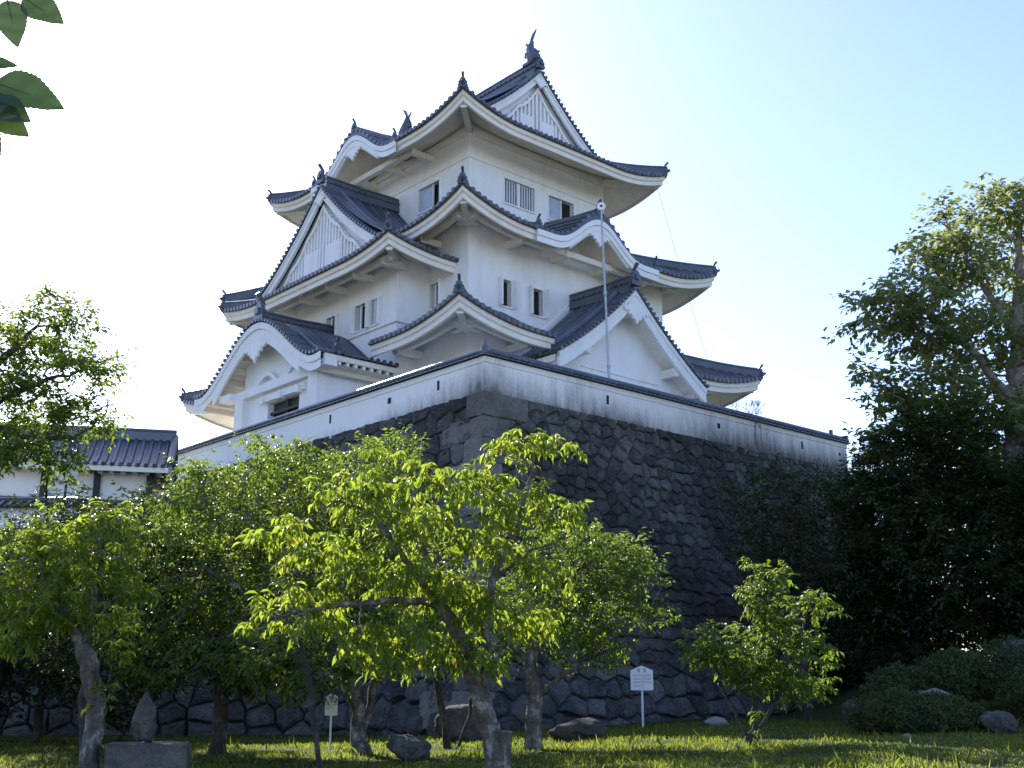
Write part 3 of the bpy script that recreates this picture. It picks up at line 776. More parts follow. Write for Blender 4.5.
def build_keep():
    # ---- tier 1 (lowest) skirt roof, opened for the right gable and the left porch
    r1 = rise_fn(.40, .045)
    roof1, eave1, sd1 = skirt("lower_roof", S1, S2, 2.22, 14.32, r1, .70, 3.9, gaps={'R': [(1.75 + 2.87, 9.4 + 2.87)], 'L': [(2.35 + 3.01, 11.8 + 3.01)]})
    # ---- tier 2 with the cusped gable in its right eave
    r2 = rise_fn(.36, .035)
    cR = 5.50 + 1.755; hwR = 2.75
    roof2, eave2, sd2 = skirt("middle_roof", S2, S3, 1.755, 19.10, r2, .78, 3.6, bells={'R': (cR, hwR, 1.32)})
    # ---- storey walls with real openings
    def walls(name, rect, z0, sides, ewall, holesR=(), holesL=(), extra=.12):
        mb, rv = MB(), []; x0, y0, x1, y1 = rect
        tR = (lambda s: sides['R'].zs(s + ewall, ewall) + extra) if sides else (lambda s: extra)
        tL = (lambda s: sides['L'].zs(s + ewall, ewall) + extra) if sides else (lambda s: extra)
        wall_panel(mb, rv, (x0, y0, 0), XR, NYR, x1 - x0, z0, tR, holesR); wall_panel(mb, rv, (x0, y0, 0), YR, NXR, y1 - y0, z0, tL, holesL)
        tE = (lambda s: sides['E'].zs(s + ewall, ewall) + extra) if sides else tR
        wall_panel(mb, rv, (x1, y0, 0), YR, XR, y1 - y0, z0, tE); wall_panel(mb, rv, (x0, y1, 0), XR, YR, x1 - x0, z0, lambda s: tR(0.0) if not sides else sides['B'].zs(s + ewall, ewall) + extra)
        o = kbuild(mb, name, M_plaster)
        for r_ in rv: kbuild(r_, "window_reveal", M_plaster, o)
        return o
    walls("ground_storey_wall", S1, 10.0, sd1, 2.22)
    hR2 = [(1.66, 2.18, 16.30, 17.40), (3.26, 3.90, 16.28, 17.40)]; hL2 = [(1.70, 2.30, 16.32, 17.34)]
    walls("middle_storey_wall", S2, 13.6, sd2, 1.755, hR2, hL2)
    for h in hR2: window((0, 0, 0), XR, NYR, *h, 'shut')
    for h in hL2: window((0, 0, 0), YR, NXR, *h, 'bar3')
    # ---- top roof: hip-and-gable, cusped gable in the left eave
    e3 = 2.1; zE = 24.30; x0, y0, x1, y1 = S3; X0, Y0, X1, Y1 = x0 - e3, y0 - e3, x1 + e3, y1 + e3
    r3 = rise_fn(.36, .0610); W3 = (X1 - X0) / 2; wg = e3 + .32; bg = e3 - .02        # gable wall / barge plane measured from the eave
    mt, me, mtr, ms = MB(), MB(), MB(), MB(); Ly, Lx = Y1 - Y0, X1 - X0
    smin = lambda w_: w_ if w_ <= wg else bg + .2; smaxY = lambda w_: Ly - (w_ if w_ <= wg else bg + .2)
    bell3 = (7.9 - 0 + .02, 3.15, 1.55); bell3 = (5.62 + 2.1, 3.1, 1.42)
    sdL = Side((X0, Y0), (0, 1), (1, 0), Ly, zE, W3, r3, smin, smaxY, .68, 3.3, (1, 1), bell3, (), e3)
    sdE = Side((X1, Y0), (0, 1), (-1, 0), Ly, zE, W3, r3, smin, smaxY, .68, 3.3, (1, 1), None, (), e3)
    sdR = Side((X0, Y0), (1, 0), (0, 1), Lx, zE, wg + .1, r3, None, None, .68, 3.3, (1, 1), None, (), e3)
    sdB = Side((X0, Y1), (1, 0), (0, -1), Lx, zE, wg + .1, r3, None, None, .68, 3.3, (1, 1), None, (), e3)
    for s in (sdL, sdE, sdR, sdB): s.tiles(mt); s.eave(me, mtr, ms, e3, .44)
    roof3 = kbuild(mt, "top_roof", M_tile)
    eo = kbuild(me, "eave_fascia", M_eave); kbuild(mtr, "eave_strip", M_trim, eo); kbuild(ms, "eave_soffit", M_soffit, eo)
    for (cx, cy, dx, dy) in ((X0, Y0, 1, 1), (X1, Y0, -1, 1), (X0, Y1, 1, -1), (X1, Y1, -1, -1)):
        pts = [(cx + dx * (.03 + wg * i / 10), cy + dy * (.03 + wg * i / 10), zE + r3(wg * i / 10) + .68 * (1 - i / 10) ** 1.1 + .05) for i in range(11)]
        hip_ridge(roof3, pts)
        mb = MB(); p = Vector((cx, cy, zE + .68 + .05)); t = Vector((dx, dy, 0)) / math.sqrt(2)
        mb.tube([p + t * .45 - Vector((0, 0, .02)), p + t * .05 + Vector((0, 0, .05)), p - t * .16 + Vector((0, 0, .17))], [.09, .09, .05], 7); kbuild(mb, "corner_tip_tile", M_tile, roof3)
        mb = MB(); mb.beam((cx + dx * .3, cy + dy * .3, zE + .68 - .55), (cx + dx * e3, cy + dy * e3, zE + .44 * e3 - .62), .24, .30); kbuild(mb, "hip_beam", M_eave, eo)
    # thin eave beam line
    mb = MB(); mb.box((X0 + e3 + 0 - .06, (y0 + y1) / 2, zE + .44 * e3 - .72), .16, y1 - y0, .26); mb.box(((x0 + x1) / 2, y0 - .06, zE + .44 * e3 - .72), x1 - x0 - .2, .16, .26); kbuild(mb, "eave_beam", M_eave, eo)
    mb = MB(); mb.beam((X0 + 1.0, sdL.p0.y + bell3[0] - bell3[1] - .1, zE - .12), (X0 + 1.0, sdL.p0.y + bell3[0] + bell3[1] + .1, zE - .12), .22, .24)
    for q in (-1, -.33, .33, 1): mb.beam((X0 + .9, sdL.p0.y + bell3[0] + q * bell3[1] * .98, zE - .14), (X0 + e3, sdL.p0.y + bell3[0] + q * bell3[1] * .98, zE - .14), .22, .24)
    kbuild(mb, "arch_beam", M_eave, eo)
    cx = (x0 + x1) / 2; zf = lambda d: zE + .06 + r3(max(0, W3 - d))
    for yb, n in ((Y0 + bg, NYR), (Y1 - bg, YR)):
        gable(roof3, (cx, yb), XR, n, zf, W3 - wg + .25, .34, zE + r3(wg) - .2, .8, True, .42, True, pk=.62)
    zt = zf(0)
    ridge(roof3, (cx, Y0 + bg + .1, zt + .02), (cx, Y1 - bg - .1, zt + .02), .34, .5)
    shachi(roof3, (cx, Y0 + bg + .55, zt + .56), (0, 1, 0), .95); shachi(roof3, (cx, Y1 - bg - .75, zt + .60), (0, -1, 0), .95)
    hR3 = [(1.93, 3.68, 21.86, 22.98), (4.53, 6.08, 21.86, 22.96)]; hL3 = [(1.96, 3.45, 21.86, 22.98)]
    walls("top_storey_wall", S3, 20.4, {'R': sdR, 'L': sdL, 'E': sdE, 'B': sdB}, e3, hR3, hL3)
    window((x0, y0, 0), XR, NYR, *hR3[0], 'bars'); window((x0, y0, 0), XR, NYR, *hR3[1], 'half'); window((x0, y0, 0), YR, NXR, *hL3[0], 'halfL')
    mb = MB(); mb.box(((x0 + x1) / 2, y0 - .02, 23.36), x1 - x0 + .08, .05, .045); mb.box((x0 - .02, (y0 + y1) / 2 + .02, 23.362), .05, y1 - y0, .045); kbuild(mb, "wall_moulding", M_eave)
    # cusped gable trims (left of the top roof, right of the middle roof)
    def cusp(s, roof, c, hw, name_n, ridge_len, off=.16, k=1.0, ext=1.06):
        mb = MB(); pts_t = []; n = -s.n
        for i in range(41):
            q = c - hw * ext + 2 * ext * hw * i / 40; z = s.zE + s.bl(q); pts_t.append(s.P(q, 0, z - .06) + n * .0)
        sweep_curve(mb, pts_t, n, .24, .10); 
        sweep_curve(mb, [p - Vector((0, 0, .255)) for p in pts_t], n, .25, .06)
        # inner scalloped skirt of the arch
        ins = []
        for i in range(31):
            q = c - hw * .62 + 1.24 * hw * i / 30; z = s.zE + s.bl(q) - .50; ins.append(s.P(q, .12, z))
        sweep_curve(mb, ins, n, .16, .10)
        b = kbuild(mb, "cusped_bargeboard", M_plaster)
        gegyo(b, s.P(c, .06, s.zE + s.bl(c) - .50), s.d, n, .95 * k)
        zc = s.zE + s.bl(c) + .22
        ridge(roof, s.P(c, .15, zc + .02), s.P(c, ridge_len, zc + .12 * ridge_len), .22, .14)
        ornament(roof, s.P(c, .02, zc + .08), s.n, .68)
        for sg in (-1, 1):
            q = c + sg * hw * (ext - .04); mb = MB(); pts = [s.P(q, w_, s.zr(q, w_) + .12) for w_ in (0, .5, 1.0, 1.4)]
            mb.tube(pts, .12, 7); kbuild(mb, "side_ridge", M_tile, roof); ornament(roof, s.P(q, .0, s.zE + s.bl(q) + .10), s.n, .6)
    cusp(sdL, roof3, bell3[0], bell3[1], 0, 3.0); cusp(sd2['R'], roof2, cR, hwR, 0, 3.2, ext=1.28)
    # ---- projecting bay on the left face with its own hip-and-gable roof
    zB = 17.90; eb = 1.75; bx0, by0, bx1, by1 = BAY; BX0, BY0, BY1 = bx0 - eb, by0 - eb, by1 + eb
    yc = (BY0 + BY1) / 2; Wb = (BY1 - BY0) / 2; rb = rise_fn(.36, .0555); wgb, bgb = 1.32, 1.02
    mt, me, mtr, ms = MB(), MB(), MB(), MB(); Ls = 5.0
    sm = lambda w_: w_ if w_ <= wgb else bgb + .2
    sA = Side((BX0, BY0), (1, 0), (0, 1), Ls, zB, Wb, rb, sm, lambda w_: Ls, .42, 3.0, (1, 0), None, (), eb); sA.tiles(mt)
    sB_ = Side((BX0, BY1), (1, 0), (0, -1), Ls, zB, Wb, rb, sm, lambda w_: Ls, .42, 3.0, (1, 0), None, (), eb); sB_.tiles(mt)
    sF = Side((BX0, BY0), (0, 1), (1, 0), BY1 - BY0, zB, wgb + .1, rb, None, None, .42, 3.2, (1, 1), None, (), eb); sF.tiles(mt)
    rfb = kbuild(mt, "bay_roof", M_tile)
    for s_ in (sA, sB_):
        s_.L = 3.34; s_.eave(me, mtr, ms, eb); s_.L = Ls
    sF.eave(me, mtr, ms, eb)
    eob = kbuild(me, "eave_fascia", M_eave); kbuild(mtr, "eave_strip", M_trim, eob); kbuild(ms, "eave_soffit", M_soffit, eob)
    for cy, dy in ((BY0, 1), (BY1, -1)):
        pts = [(BX0 + .03 + wgb * i / 8, cy + dy * (.03 + wgb * i / 8), zB + rb(wgb * i / 8) + .42 * (1 - i / 8) ** 1.1 + .05) for i in range(9)]; hip_ridge(rfb, pts)
        mb = MB(); p = Vector((BX0, cy, zB + .47)); t = Vector((1, dy, 0)) / math.sqrt(2)
        mb.tube([p + t * .45, p + t * .05 + Vector((0, 0, .05)), p - t * .16 + Vector((0, 0, .17))], [.09, .09, .05], 7); kbuild(mb, "corner_tip_tile", M_tile, rfb)
        mb = MB(); mb.beam((BX0 + .28, cy + dy * .28, zB + .42 - .52), (bx0, cy + dy * eb, zB + .42 * eb - .62), .24, .30); kbuild(mb, "hip_beam", M_eave, eob)
    mb = MB()
    pw = eb * .52; mb.beam((BX0 + pw, BY0 + pw + .1, zB + .42 * pw - .56), (BX0 + pw, BY1 - pw - .1, zB + .42 * pw - .56), .2, .24)
    for i in range(6):
        y = BY0 + 1.5 + (BY1 - BY0 - 3.0) * i / 5; mb.beam((BX0 + pw - .2, y, zB + .42 * pw - .62), (bx0 + .05, y, zB + .42 * pw - .60), .24, .26)
    kbuild(mb, "eave_purlin", M_eave, eob)
    zfb = lambda d: zB + .06 + rb(max(0, Wb - d))
    gable(rfb, (BX0 + bgb, yc), YR, NXR, zfb, Wb - wgb + .25, .34, zB + rb(wgb) - .2, .95, True, .44, True, pk=.62)
    ridge(rfb, (BX0 + bgb + .1, yc, zfb(0)), (1.6, yc, zfb(0) + .02), .30, .42)
    mb, rv = MB(), []
    d2 = lambda y: y - by0
    hb = [(d2(y0_), d2(y1_), za, zb) for y0_, y1_, za, zb in ((3.55, 4.10, 15.72, 16.78), (4.36, 5.22, 15.72, 16.80), (6.55, 7.35, 15.75, 16.80), (8.6, 9.4, 15.75, 16.80))]
    wall_panel(mb, rv, (bx0, by0, 0), YR, NXR, by1 - by0, 12.6, lambda s: sF.zs(s + eb, eb) + .1, hb)
    wall_panel(mb, rv, (bx0, by0, 0), XR, NYR, 1.6, 12.6, lambda s: sA.zs(s + eb, eb) + .1); wall_panel(mb, rv, (bx0, by1, 0), XR, YR, 1.6, 12.6, lambda s: sB_.zs(s + eb, eb) + .1)
    bw = kbuild(mb, "bay_wall", M_plaster)
    for r_ in rv: kbuild(r_, "window_reveal", M_plaster, bw)
    for h in hb: window((bx0, by0, 0), YR, NXR, *h, 'bar3')
    mb = MB(); mb.box((bx0 - .03, yc, 15.52), .09, by1 - by0 + .12, .07); mb.box((bx0 + .8, by0 - .03, 15.522), 1.56, .09, .07); kbuild(mb, "wall_moulding", M_eave)
    # ---- gabled bay on the right face, through the lowest roof
    gc = 5.58; hw = 4.15; ygb = -3.5; zA = 16.98
    dz = lambda d: zA - (1.0 * d - .048 * d * d)
    mt, me = MB(), MB()
    for sg in (-1, 1):
        rows = []; uv = []
        for i in range(15):
            d = hw * i / 14; rows.append([Vector((gc + sg * d, ygb - .02 + (3.5) * j / 6, dz(d))) for j in range(7)]); uv.append([(3.5 * j / 6, -d * 1.3) for j in range(7)])
        mt.grid(rows, uv)
        y = ygb + .95
        while y < -.05:
            rr = []; uu = []
            for i in range(12):
                d = .15 + (hw + .06 - .15) * i / 11; c_ = Vector((gc + sg * d, y, dz(d) + .01)); rr.append([c_ + Vector((0, .098 * math.cos(a), .098 * math.sin(a))) for a in (math.pi * k / 5 for k in range(6))]); uu.append([(y, -d * 1.3)] * 6)
            mt.grid(rr, uu); c_ = Vector((gc + sg * (hw + .07), y, dz(hw)))
            mt.add([c_ + Vector((0, .100 * math.cos(a), .100 * math.sin(a) + .02)) for a in (2 * math.pi * k / 10 for k in range(10))], [tuple(range(10))]); y += RIB
        p = gc + sg * hw                                    # eave edge: tile lip, strip, fascia, soffit
        mt.add([(p, ygb, dz(hw) + .05), (p, -.1, dz(hw) + .05), (p, -.1, dz(hw) - .06), (p, ygb, dz(hw) - .06)], [(0, 1, 2, 3)])
        q = gc + sg * (hw - .07); me.box((q - sg * .06, (ygb + .2) / 2, dz(hw) - .20), .12, -ygb - .35, .24)
        me.box((q - sg * .22, (ygb + .2) / 2, dz(hw) - .30), .16, -ygb - .35, .20)
        s0 = Vector((gc + sg * (hw - .2), 0, dz(hw) - .36)); rws = []
        for i in range(9):
            d = hw - .2 - (hw - .4) * i / 8; rws.append([Vector((gc + sg * d, ygb + .05, dz(d) - .42)), Vector((gc + sg * d, -.7, dz(d) - .42))])
        me.grid(rws)
    rfg = kbuild(mt, "gable_bay_roof", M_tile); kbuild(me, "gable_bay_eave", M_eave)
    gx0, gx1, gy = 3.45, 7.72, -2.62
    gable(rfg, (gc, ygb), XR, NYR, dz, hw, .85, 10.6, 1.0, False, .62, True, "gable_bay_wall", 1.15)
    mb, rv = MB(), []
    for (p, d, n, L) in (((gx0, gy, 0), XR, NYR, gx1 - gx0), ((gx1, gy, 0), YR, XR, 2.0), ((gx0, gy, 0), YR, NXR, 2.0)):
        wall_panel(mb, rv, p, d, n, L, 10.0, lambda s: 13.7)
    bwl = kbuild(mb, "gable_bay_wall", M_plaster)
    for z_, w_ in ((13.60, .08), (13.05, .05)): mb = MB(); mb.box((gc, gy - w_ * .4, z_), gx1 - gx0 + .1, w_, .06); kbuild(mb, "wall_moulding", M_eave, bwl)
    mb = MB()
    mb.beam((gc + 2.5, gy + .3, 14.05), (gc + 2.5, ygb + .1, 14.05), .26, .34); kbuild(mb, "gable_purlin", M_eave, bwl); mb = MB(); mb.beam((gc - 2.5, gy + .3, 14.05), (gc - 2.5, ygb + .1, 14.05), .26, .34); kbuild(mb, "gable_purlin", M_eave, bwl); mb = MB(); mb.beam((gc, gy + .3, 16.1), (gc, ygb + .15, 16.1), .26, .34)
    kbuild(mb, "gable_purlin", M_eave, bwl)
    ridge(rfg, (gc, ygb + .05, zA + .04), (gc, -.02, zA + .10), .30, .44)
    # white flashing where the gable roof meets the storey wall
    mb = MB()
    for sg in (-1, 1):
        pts = [Vector((gc + sg * d, -.02, dz(d) + .24)) for d in (0.2, 1.0, 1.7)]
        for a, b in zip(pts, pts[1:]): mb.beam(a, b, .09, .14)
    kbuild(mb, "roof_flashing", M_plaster, rfg)
    # ---- entrance porch on the left with a big cusped gable roof
    pc = 7.05; ph = 4.85; xf = -5.05; zP = 13.55; HP = 2.30
    def pz(d): x = min(1, abs(d) / ph); return zP + HP * (.5 + .5 * math.cos(math.pi * min(1, x * 1.04))) ** .95 + .10 * max(0, x - .86) / .14
    mt = MB(); xb = -1.55; rows = []; uv = []
    for i in range(73):
        d = -ph + 2 * ph * i / 72; rows.append([Vector((xf - .05 + (xb - xf) * j / 8, pc + d, pz(d) - .0 + 0)) for j in range(9)]); uv.append([(j * .5, d) for j in range(9)])
    mt.grid(rows, uv)
    x = xf + .75
    while x < xb + .02:                                     # ribs run down both flanks
        for sg in (-1, 1):
            rr = []; uu = []
            for i in range(18):
                d = .1 + (ph + .05 - .1) * i / 17; c_ = Vector((x, pc + sg * d, pz(d) + .01)); rr.append([c_ + Vector((.098 * math.cos(a), 0, .098 * math.sin(a))) for a in (math.pi * k / 5 for k in range(6))]); uu.append([(x, -d)] * 6)
            mt.grid(rr, uu); c_ = Vector((x, pc + sg * (ph + .06), pz(ph) + .01))
            mt.add([c_ + Vector((.100 * math.cos(a), 0, .100 * math.sin(a) + .02)) for a in (2 * math.pi * k / 10 for k in range(10))], [tuple(range(10))])
        x += RIB
    d = -ph + .1
    while d < ph:                                           # stub tiles over the front arch
        p = Vector((xf, pc + d, pz(d) + .04)); mt.tube([p + Vector((-.12, 0, 0)), p + Vector((.6, 0, 0))], .078, 7)
        sl = (pz(d + .03) - pz(d - .03)) / .06; d += .25 / math.sqrt(1 + sl * sl)
    rfp = kbuild(mt, "porch_roof", M_tile)
    mb = MB(); pts = [Vector((xf, pc - ph + 2 * ph * i / 72, pz(-ph + 2 * ph * i / 72) - .07)) for i in range(73)]
    sweep_curve(mb, pts, Vector((-1, 0, 0)), .26, .06); sweep_curve(mb, [p - Vector((-.02, 0, .27)) for p in pts], Vector((-1, 0, 0)), .30, .02)
    ins = [Vector((xf + .10, p.y, p.z - .56)) for p in pts if abs(p.y - pc) < ph * .70]; sweep_curve(mb, ins, Vector((-1, 0, 0)), .26, .10)
    cb = kbuild(mb, "cusped_bargeboard", M_plaster); gegyo(cb, (xf + .06, pc, pz(0) - .68), YR, Vector((-1, 0, 0)), 1.35)
    mb = MB()                                               # curved soffit and its rafters
    for i in range(-8, 9):
        d = i * ph / 9; mb.beam((xf + .05, pc + d, pz(d) - .50), (xb, pc + d, pz(d) - .50), .18, .22)
    rows = [[Vector((xf + .02, p.y, p.z - .36)), Vector((xb, p.y, p.z - .36))] for p in pts]; mb.grid(rows); kbuild(mb, "porch_soffit", M_soffit, rfp)
    for sg in (-1, 1):                                      # side eaves with white rafter ends
        mb = MB(); y = pc + sg * ph; mb.box(((xf + xb) / 2 + .1, y - sg * .10, pz(ph) - .17), xb - xf - .2, .14, .20)
        xx = xf + .5
        while xx < xb: mb.box((xx, y - sg * .55, pz(ph) - .36), .13, 1.0, .15); xx += .36
        kbuild(mb, "porch_eave", M_eave, rfp)
    ornament(rfp, (xf + .15, pc, pz(0) + .22), (1, 0, 0), 1.25)
    ridge(rfp, (xf + .25, pc, pz(0) + .06), (xb, pc, pz(0) + .12), .34, .36)
    for sg in (-1, 1):
        mb = MB(); p = [Vector((xf + .78, pc + sg * d, pz(d) + .10)) for d in (ph * .97, ph * .8, ph * .6, ph * .4)]; mb.tube(p, .12, 7); kbuild(mb, "side_ridge", M_tile, rfp)
        ornament(rfp, p[0] + Vector((0, sg * .02, .02)), (0, -sg, 0), .7)
    # porch walls, pillars, door
    py0, py1, px0 = 3.04, 9.1, -4.4
    mb, rv = MB(), []
    dh = [(4.62 - py0, 6.95 - py0, 10.0, 12.62)]; dc = 5.785
    wall_panel(mb, rv, (px0, py0, 0), YR, NXR, py1 - py0, 10.0, lambda s: 13.15, dh, .3)
    wall_panel(mb, rv, (px0, py0, 0), XR, NYR, 3.9, 10.0, lambda s: 13.42); wall_panel(mb, rv, (px0, py1, 0), XR, YR, 3.9, 10.0, lambda s: 13.42)
    rows = []
    for i in range(41):                                     # tympanum set back under the arch
        d = -4.0 + 6.05 * i / 40; rows.append([Vector((px0 + .12, pc + d, 13.1)), Vector((px0 + .12, pc + d, max(13.12, pz(d) - .3)))])
    mb.grid(rows); pwl = kbuild(mb, "porch_wall", M_plaster); [kbuild(r_, "door_reveal", M_plaster, pwl) for r_ in rv]
    mb = MB(); mb.box((px0 - .10, (py0 + py1) / 2, 13.22), .30, py1 - py0 + .5, .34); mb.box((px0 - .06, dc, 12.78), .16, 3.3, .26)
    for y in (4.62 - .14, 6.95 + .14, dc): mb.box((px0 - .12, y, 12.72), .26, .24, .30)
    for y in (py0 - .5, py1 + .5): mb.box((px0 - .25, y, 13.24), .5, .9, .26)
    kbuild(mb, "porch_lintel", M_plaster, pwl)
    for y in (py0 + .28, py1 - .28):
        mb = MB(); mb.box((px0 - .06, y, 11.5), .42, .62, 3.1); kbuild(mb, "porch_pillar", M_plaster, pwl)
    def frog(yc_, wd_, hh_, a_, t_):                        # frog-leg struts in the arch
        mb = MB(); sweep_curve(mb, [Vector((px0 + .02, yc_ + wd_ * q / 6, 13.36 + hh_ * math.cos(a_ * q / 6))) for q in range(-6, 7)], Vector((-1, 0, 0)), t_, .12); kbuild(mb, "frog_leg_strut", M_plaster, pwl)
    frog(pc, .75, .57, 1.3, .2); frog(pc - 2.0, .45, .48, 1.4, .14)
    mb = MB(); mb.add([(px0 + .28, 4.62, 10), (px0 + .28, 6.95, 10), (px0 + .28, 6.95, 12.62), (px0 + .28, 4.62, 12.62)], [(0, 1, 2, 3)]); mb.box((px0 + .16, dc, 12.20), .08, 2.3, .10); mb.box((px0 + .16, dc, 11.9), .06, 2.3, .06)
    for y in (dc,): mb.box((px0 + .2, y, 11.3), .06, .12, 2.62)
    kbuild(mb, "porch_door", M_dark, pwl)
build_keep()

# ------------------------------------------------------------------ left background: lower stone terrace, plaster wall, gatehouse
def terrace():
    a, b = Vector((-5.2, 37.5, 0)), Vector((-40, 33.0, 0)); D = (b - a); L = D.length; D /= L; Nn = Vector((D.y, -D.x, 0)); Nn = -Nn if Nn.y > 0 else Nn
    t = thing("stone_terrace", (a.x, a.y, 0), "low dark stone terrace wall in the deep shade behind the left trees", "stone wall")
    loc = lambda p: Vector(p) - Vector((a.x, a.y, 0)); zt = 6.6
    F = lambda s, h, o: a + D * s + Nn * (o + .22 * h) + Vector((0, 0, zt - h))
    mb = MB(); stone_face(mb, F, 30, 6.6, np.random.RandomState(21), .52); o = mb.build("stone_facing", M_stone, t, fn=loc); weld(o)
    mb = MB(); mb.add([F(0, 0, -.1), F(L, 0, -.1), F(L, 6.6, -.1), F(0, 6.6, -.1)], [(0, 1, 2, 3)]); mb.build("wall_core", M_joint, t, fn=loc)
    zz = Vector((0, 0, zt - .02)); mb = MB(); mb.add([a + zz, b + zz, b + Vector((0, 30, 0)) + zz, a + Vector((-12, 24, 0)) + zz], [(0, 1, 2, 3)]); mb.build("terrace_top", M_ground, t, fn=loc)
terrace()
def tiled_slope(mb, P, Ls, Lw, step=.30, r=.085):
    """P(s, w) -> point; round tiles run along w"""
    n = max(2, int(Ls / 1.0)); m_ = 6
    mb.grid([[P(Ls * j / n, Lw * i / m_) for j in range(n + 1)] for i in range(m_ + 1)], [[(Ls * j / n, Lw * i / m_) for j in range(n + 1)] for i in range(m_ + 1)])
    s = step / 2
    while s < Ls:
        mb.tube([P(s, Lw * i / m_ if i else -.06) + Vector((0, 0, .02)) for i in range(m_ + 1)], r, 7); s += step
def gatehouse():
    g0 = Vector((-19.1, 42.0, 6.58)); ang = math.atan2(-.05, 1)
    t = thing("gatehouse", g0, "low gatehouse with grey tiled roof and white plaster between dark timbers", "gatehouse", rz=R(14))
    loc = lambda p: Vector(p)
    Lx, Ly, H = 5.6, 3.4, 3.05
    mb = MB(); mb.box((Lx / 2, Ly / 2, H / 2), Lx, Ly, H); mb.build("plaster_wall", M_plaster, t)
    for x in (.02, 1.85, 3.7, Lx - .02): mb = MB(); mb.box((x, -.06, H / 2), .24, .16, H); mb.build("timber_post", M_dark, t)
    mb = MB(); mb.box((Lx / 2, -.05, 1.55), Lx, .12, .9); mb.build("timber_band", M_dark, t)
    ov = .95; ze = H + .12; rise_ = 1.55
    def sl(sg):
        return lambda s, w_: Vector((-.7 + s, (Ly / 2) - sg * (Ly / 2 + ov - w_), ze + rise_ * max(0, w_ / (Ly / 2 + ov)) ** 1.15))
    mb = MB(); tiled_slope(mb, sl(1), Lx + 1.4, Ly / 2 + ov); tiled_slope(mb, sl(-1), Lx + 1.4, Ly / 2 + ov); rf = mb.build("tiled_roof", M_tile, t)
    mb = MB(); mb.box((Lx / 2, -ov + .08, ze - .12), Lx + 1.3, .12, .2); mb.box((Lx / 2, Ly + ov - .08, ze - .12), Lx + 1.3, .12, .2); mb.build("eave_fascia", M_eave, t)
    mb = MB(); x = -.4
    while x < Lx + .5: mb.box((x, -ov / 2 + .1, ze - .16), .14, ov, .14); x += .42
    mb.build("rafter_ends", M_eave, t)
    mb = MB(); mb.box((Lx / 2, Ly / 2, ze + rise_ + .10), Lx + 1.5, .34, .34); mb.tube([(-.75, Ly / 2, ze + rise_ + .32), (Lx + .75, Ly / 2, ze + rise_ + .32)], .13, 8); mb.build("roof_ridge", M_tile, rf)
    for sg in (-1, 1):
        mb = MB(); x = Lx / 2 + sg * (Lx / 2 + .62)
        mb.add([(x, Ly / 2, ze + rise_ - .06), (x, -ov + .2, ze - .05), (x, Ly + ov - .2, ze - .05)], [(0, 1, 2)]); mb.build("gable_wall", M_plaster, t)
        for q in (-1, 1):
            f = sl(q); mb = MB(); mb.tube([f((Lx + 1.4) if sg > 0 else 0, w_) + Vector((0, 0, .14)) for w_ in (0, .6, 1.2, 1.9, Ly / 2 + ov)], .14, 7); mb.build("verge_ridge", M_tile, rf)
    # lower tiled pent over the passage
    mb = MB(); tiled_slope(mb, lambda s, w_: Vector((-.4 + s, -1.1 + w_, 1.0 + w_ * .45)), Lx + .8, 1.1); mb.build("pent_roof", M_tile, t)
gatehouse()
def lower_wall():
    p0 = Vector((-26, 39.0, 6.15)); L = 11.3
    t = thing("plaster_wall", p0, "white plastered boundary wall with tiled coping below the gatehouse", "wall")
    mb = MB(); mb.box((L / 2, 0, .75), L, .4, 1.5); mb.build("plaster_body", M_plaster, t)
    mb = MB(); tiled_slope(mb, lambda s, w_: Vector((s, -.42 + w_, 1.5 + w_ * .55)), L, .42); tiled_slope(mb, lambda s, w_: Vector((s, .42 - w_, 1.5 + w_ * .55)), L, .42); c = mb.build("tile_coping", M_tile, t)
    mb = MB(); mb.tube([(0, 0, 1.78), (L, 0, 1.78)], .11, 8); mb.build("coping_ridge", M_tile, c)
lower_wall()

# ------------------------------------------------------------------ trees
def fast_mesh(name, V, F, m, parent, smooth_=False):
    """V (n,3) array, F (k,4) or (k,3) array of indices"""
    me = bpy.data.meshes.new(name); k = F.shape[1]
    me.vertices.add(len(V)); me.vertices.foreach_set("co", V.astype(np.float32).ravel())
    me.loops.add(F.size); me.loops.foreach_set("vertex_index", F.astype(np.int32).ravel())
    me.polygons.add(len(F)); me.polygons.foreach_set("loop_start", np.arange(0, F.size, k, dtype=np.int32))
    try: me.polygons.foreach_set("loop_total", np.full(len(F), k, dtype=np.int32))
    except Exception: pass
    if smooth_: me.polygons.foreach_set("use_smooth", np.ones(len(F), dtype=bool))
    me.materials.append(m); me.update(calc_edges=True); me.validate()
    o = bpy.data.objects.new(name, me); C.objects.link(o)
    if parent: o.parent = parent
    return o
def unit(a): return a / (np.linalg.norm(a, axis=1)[:, None] + 1e-9)
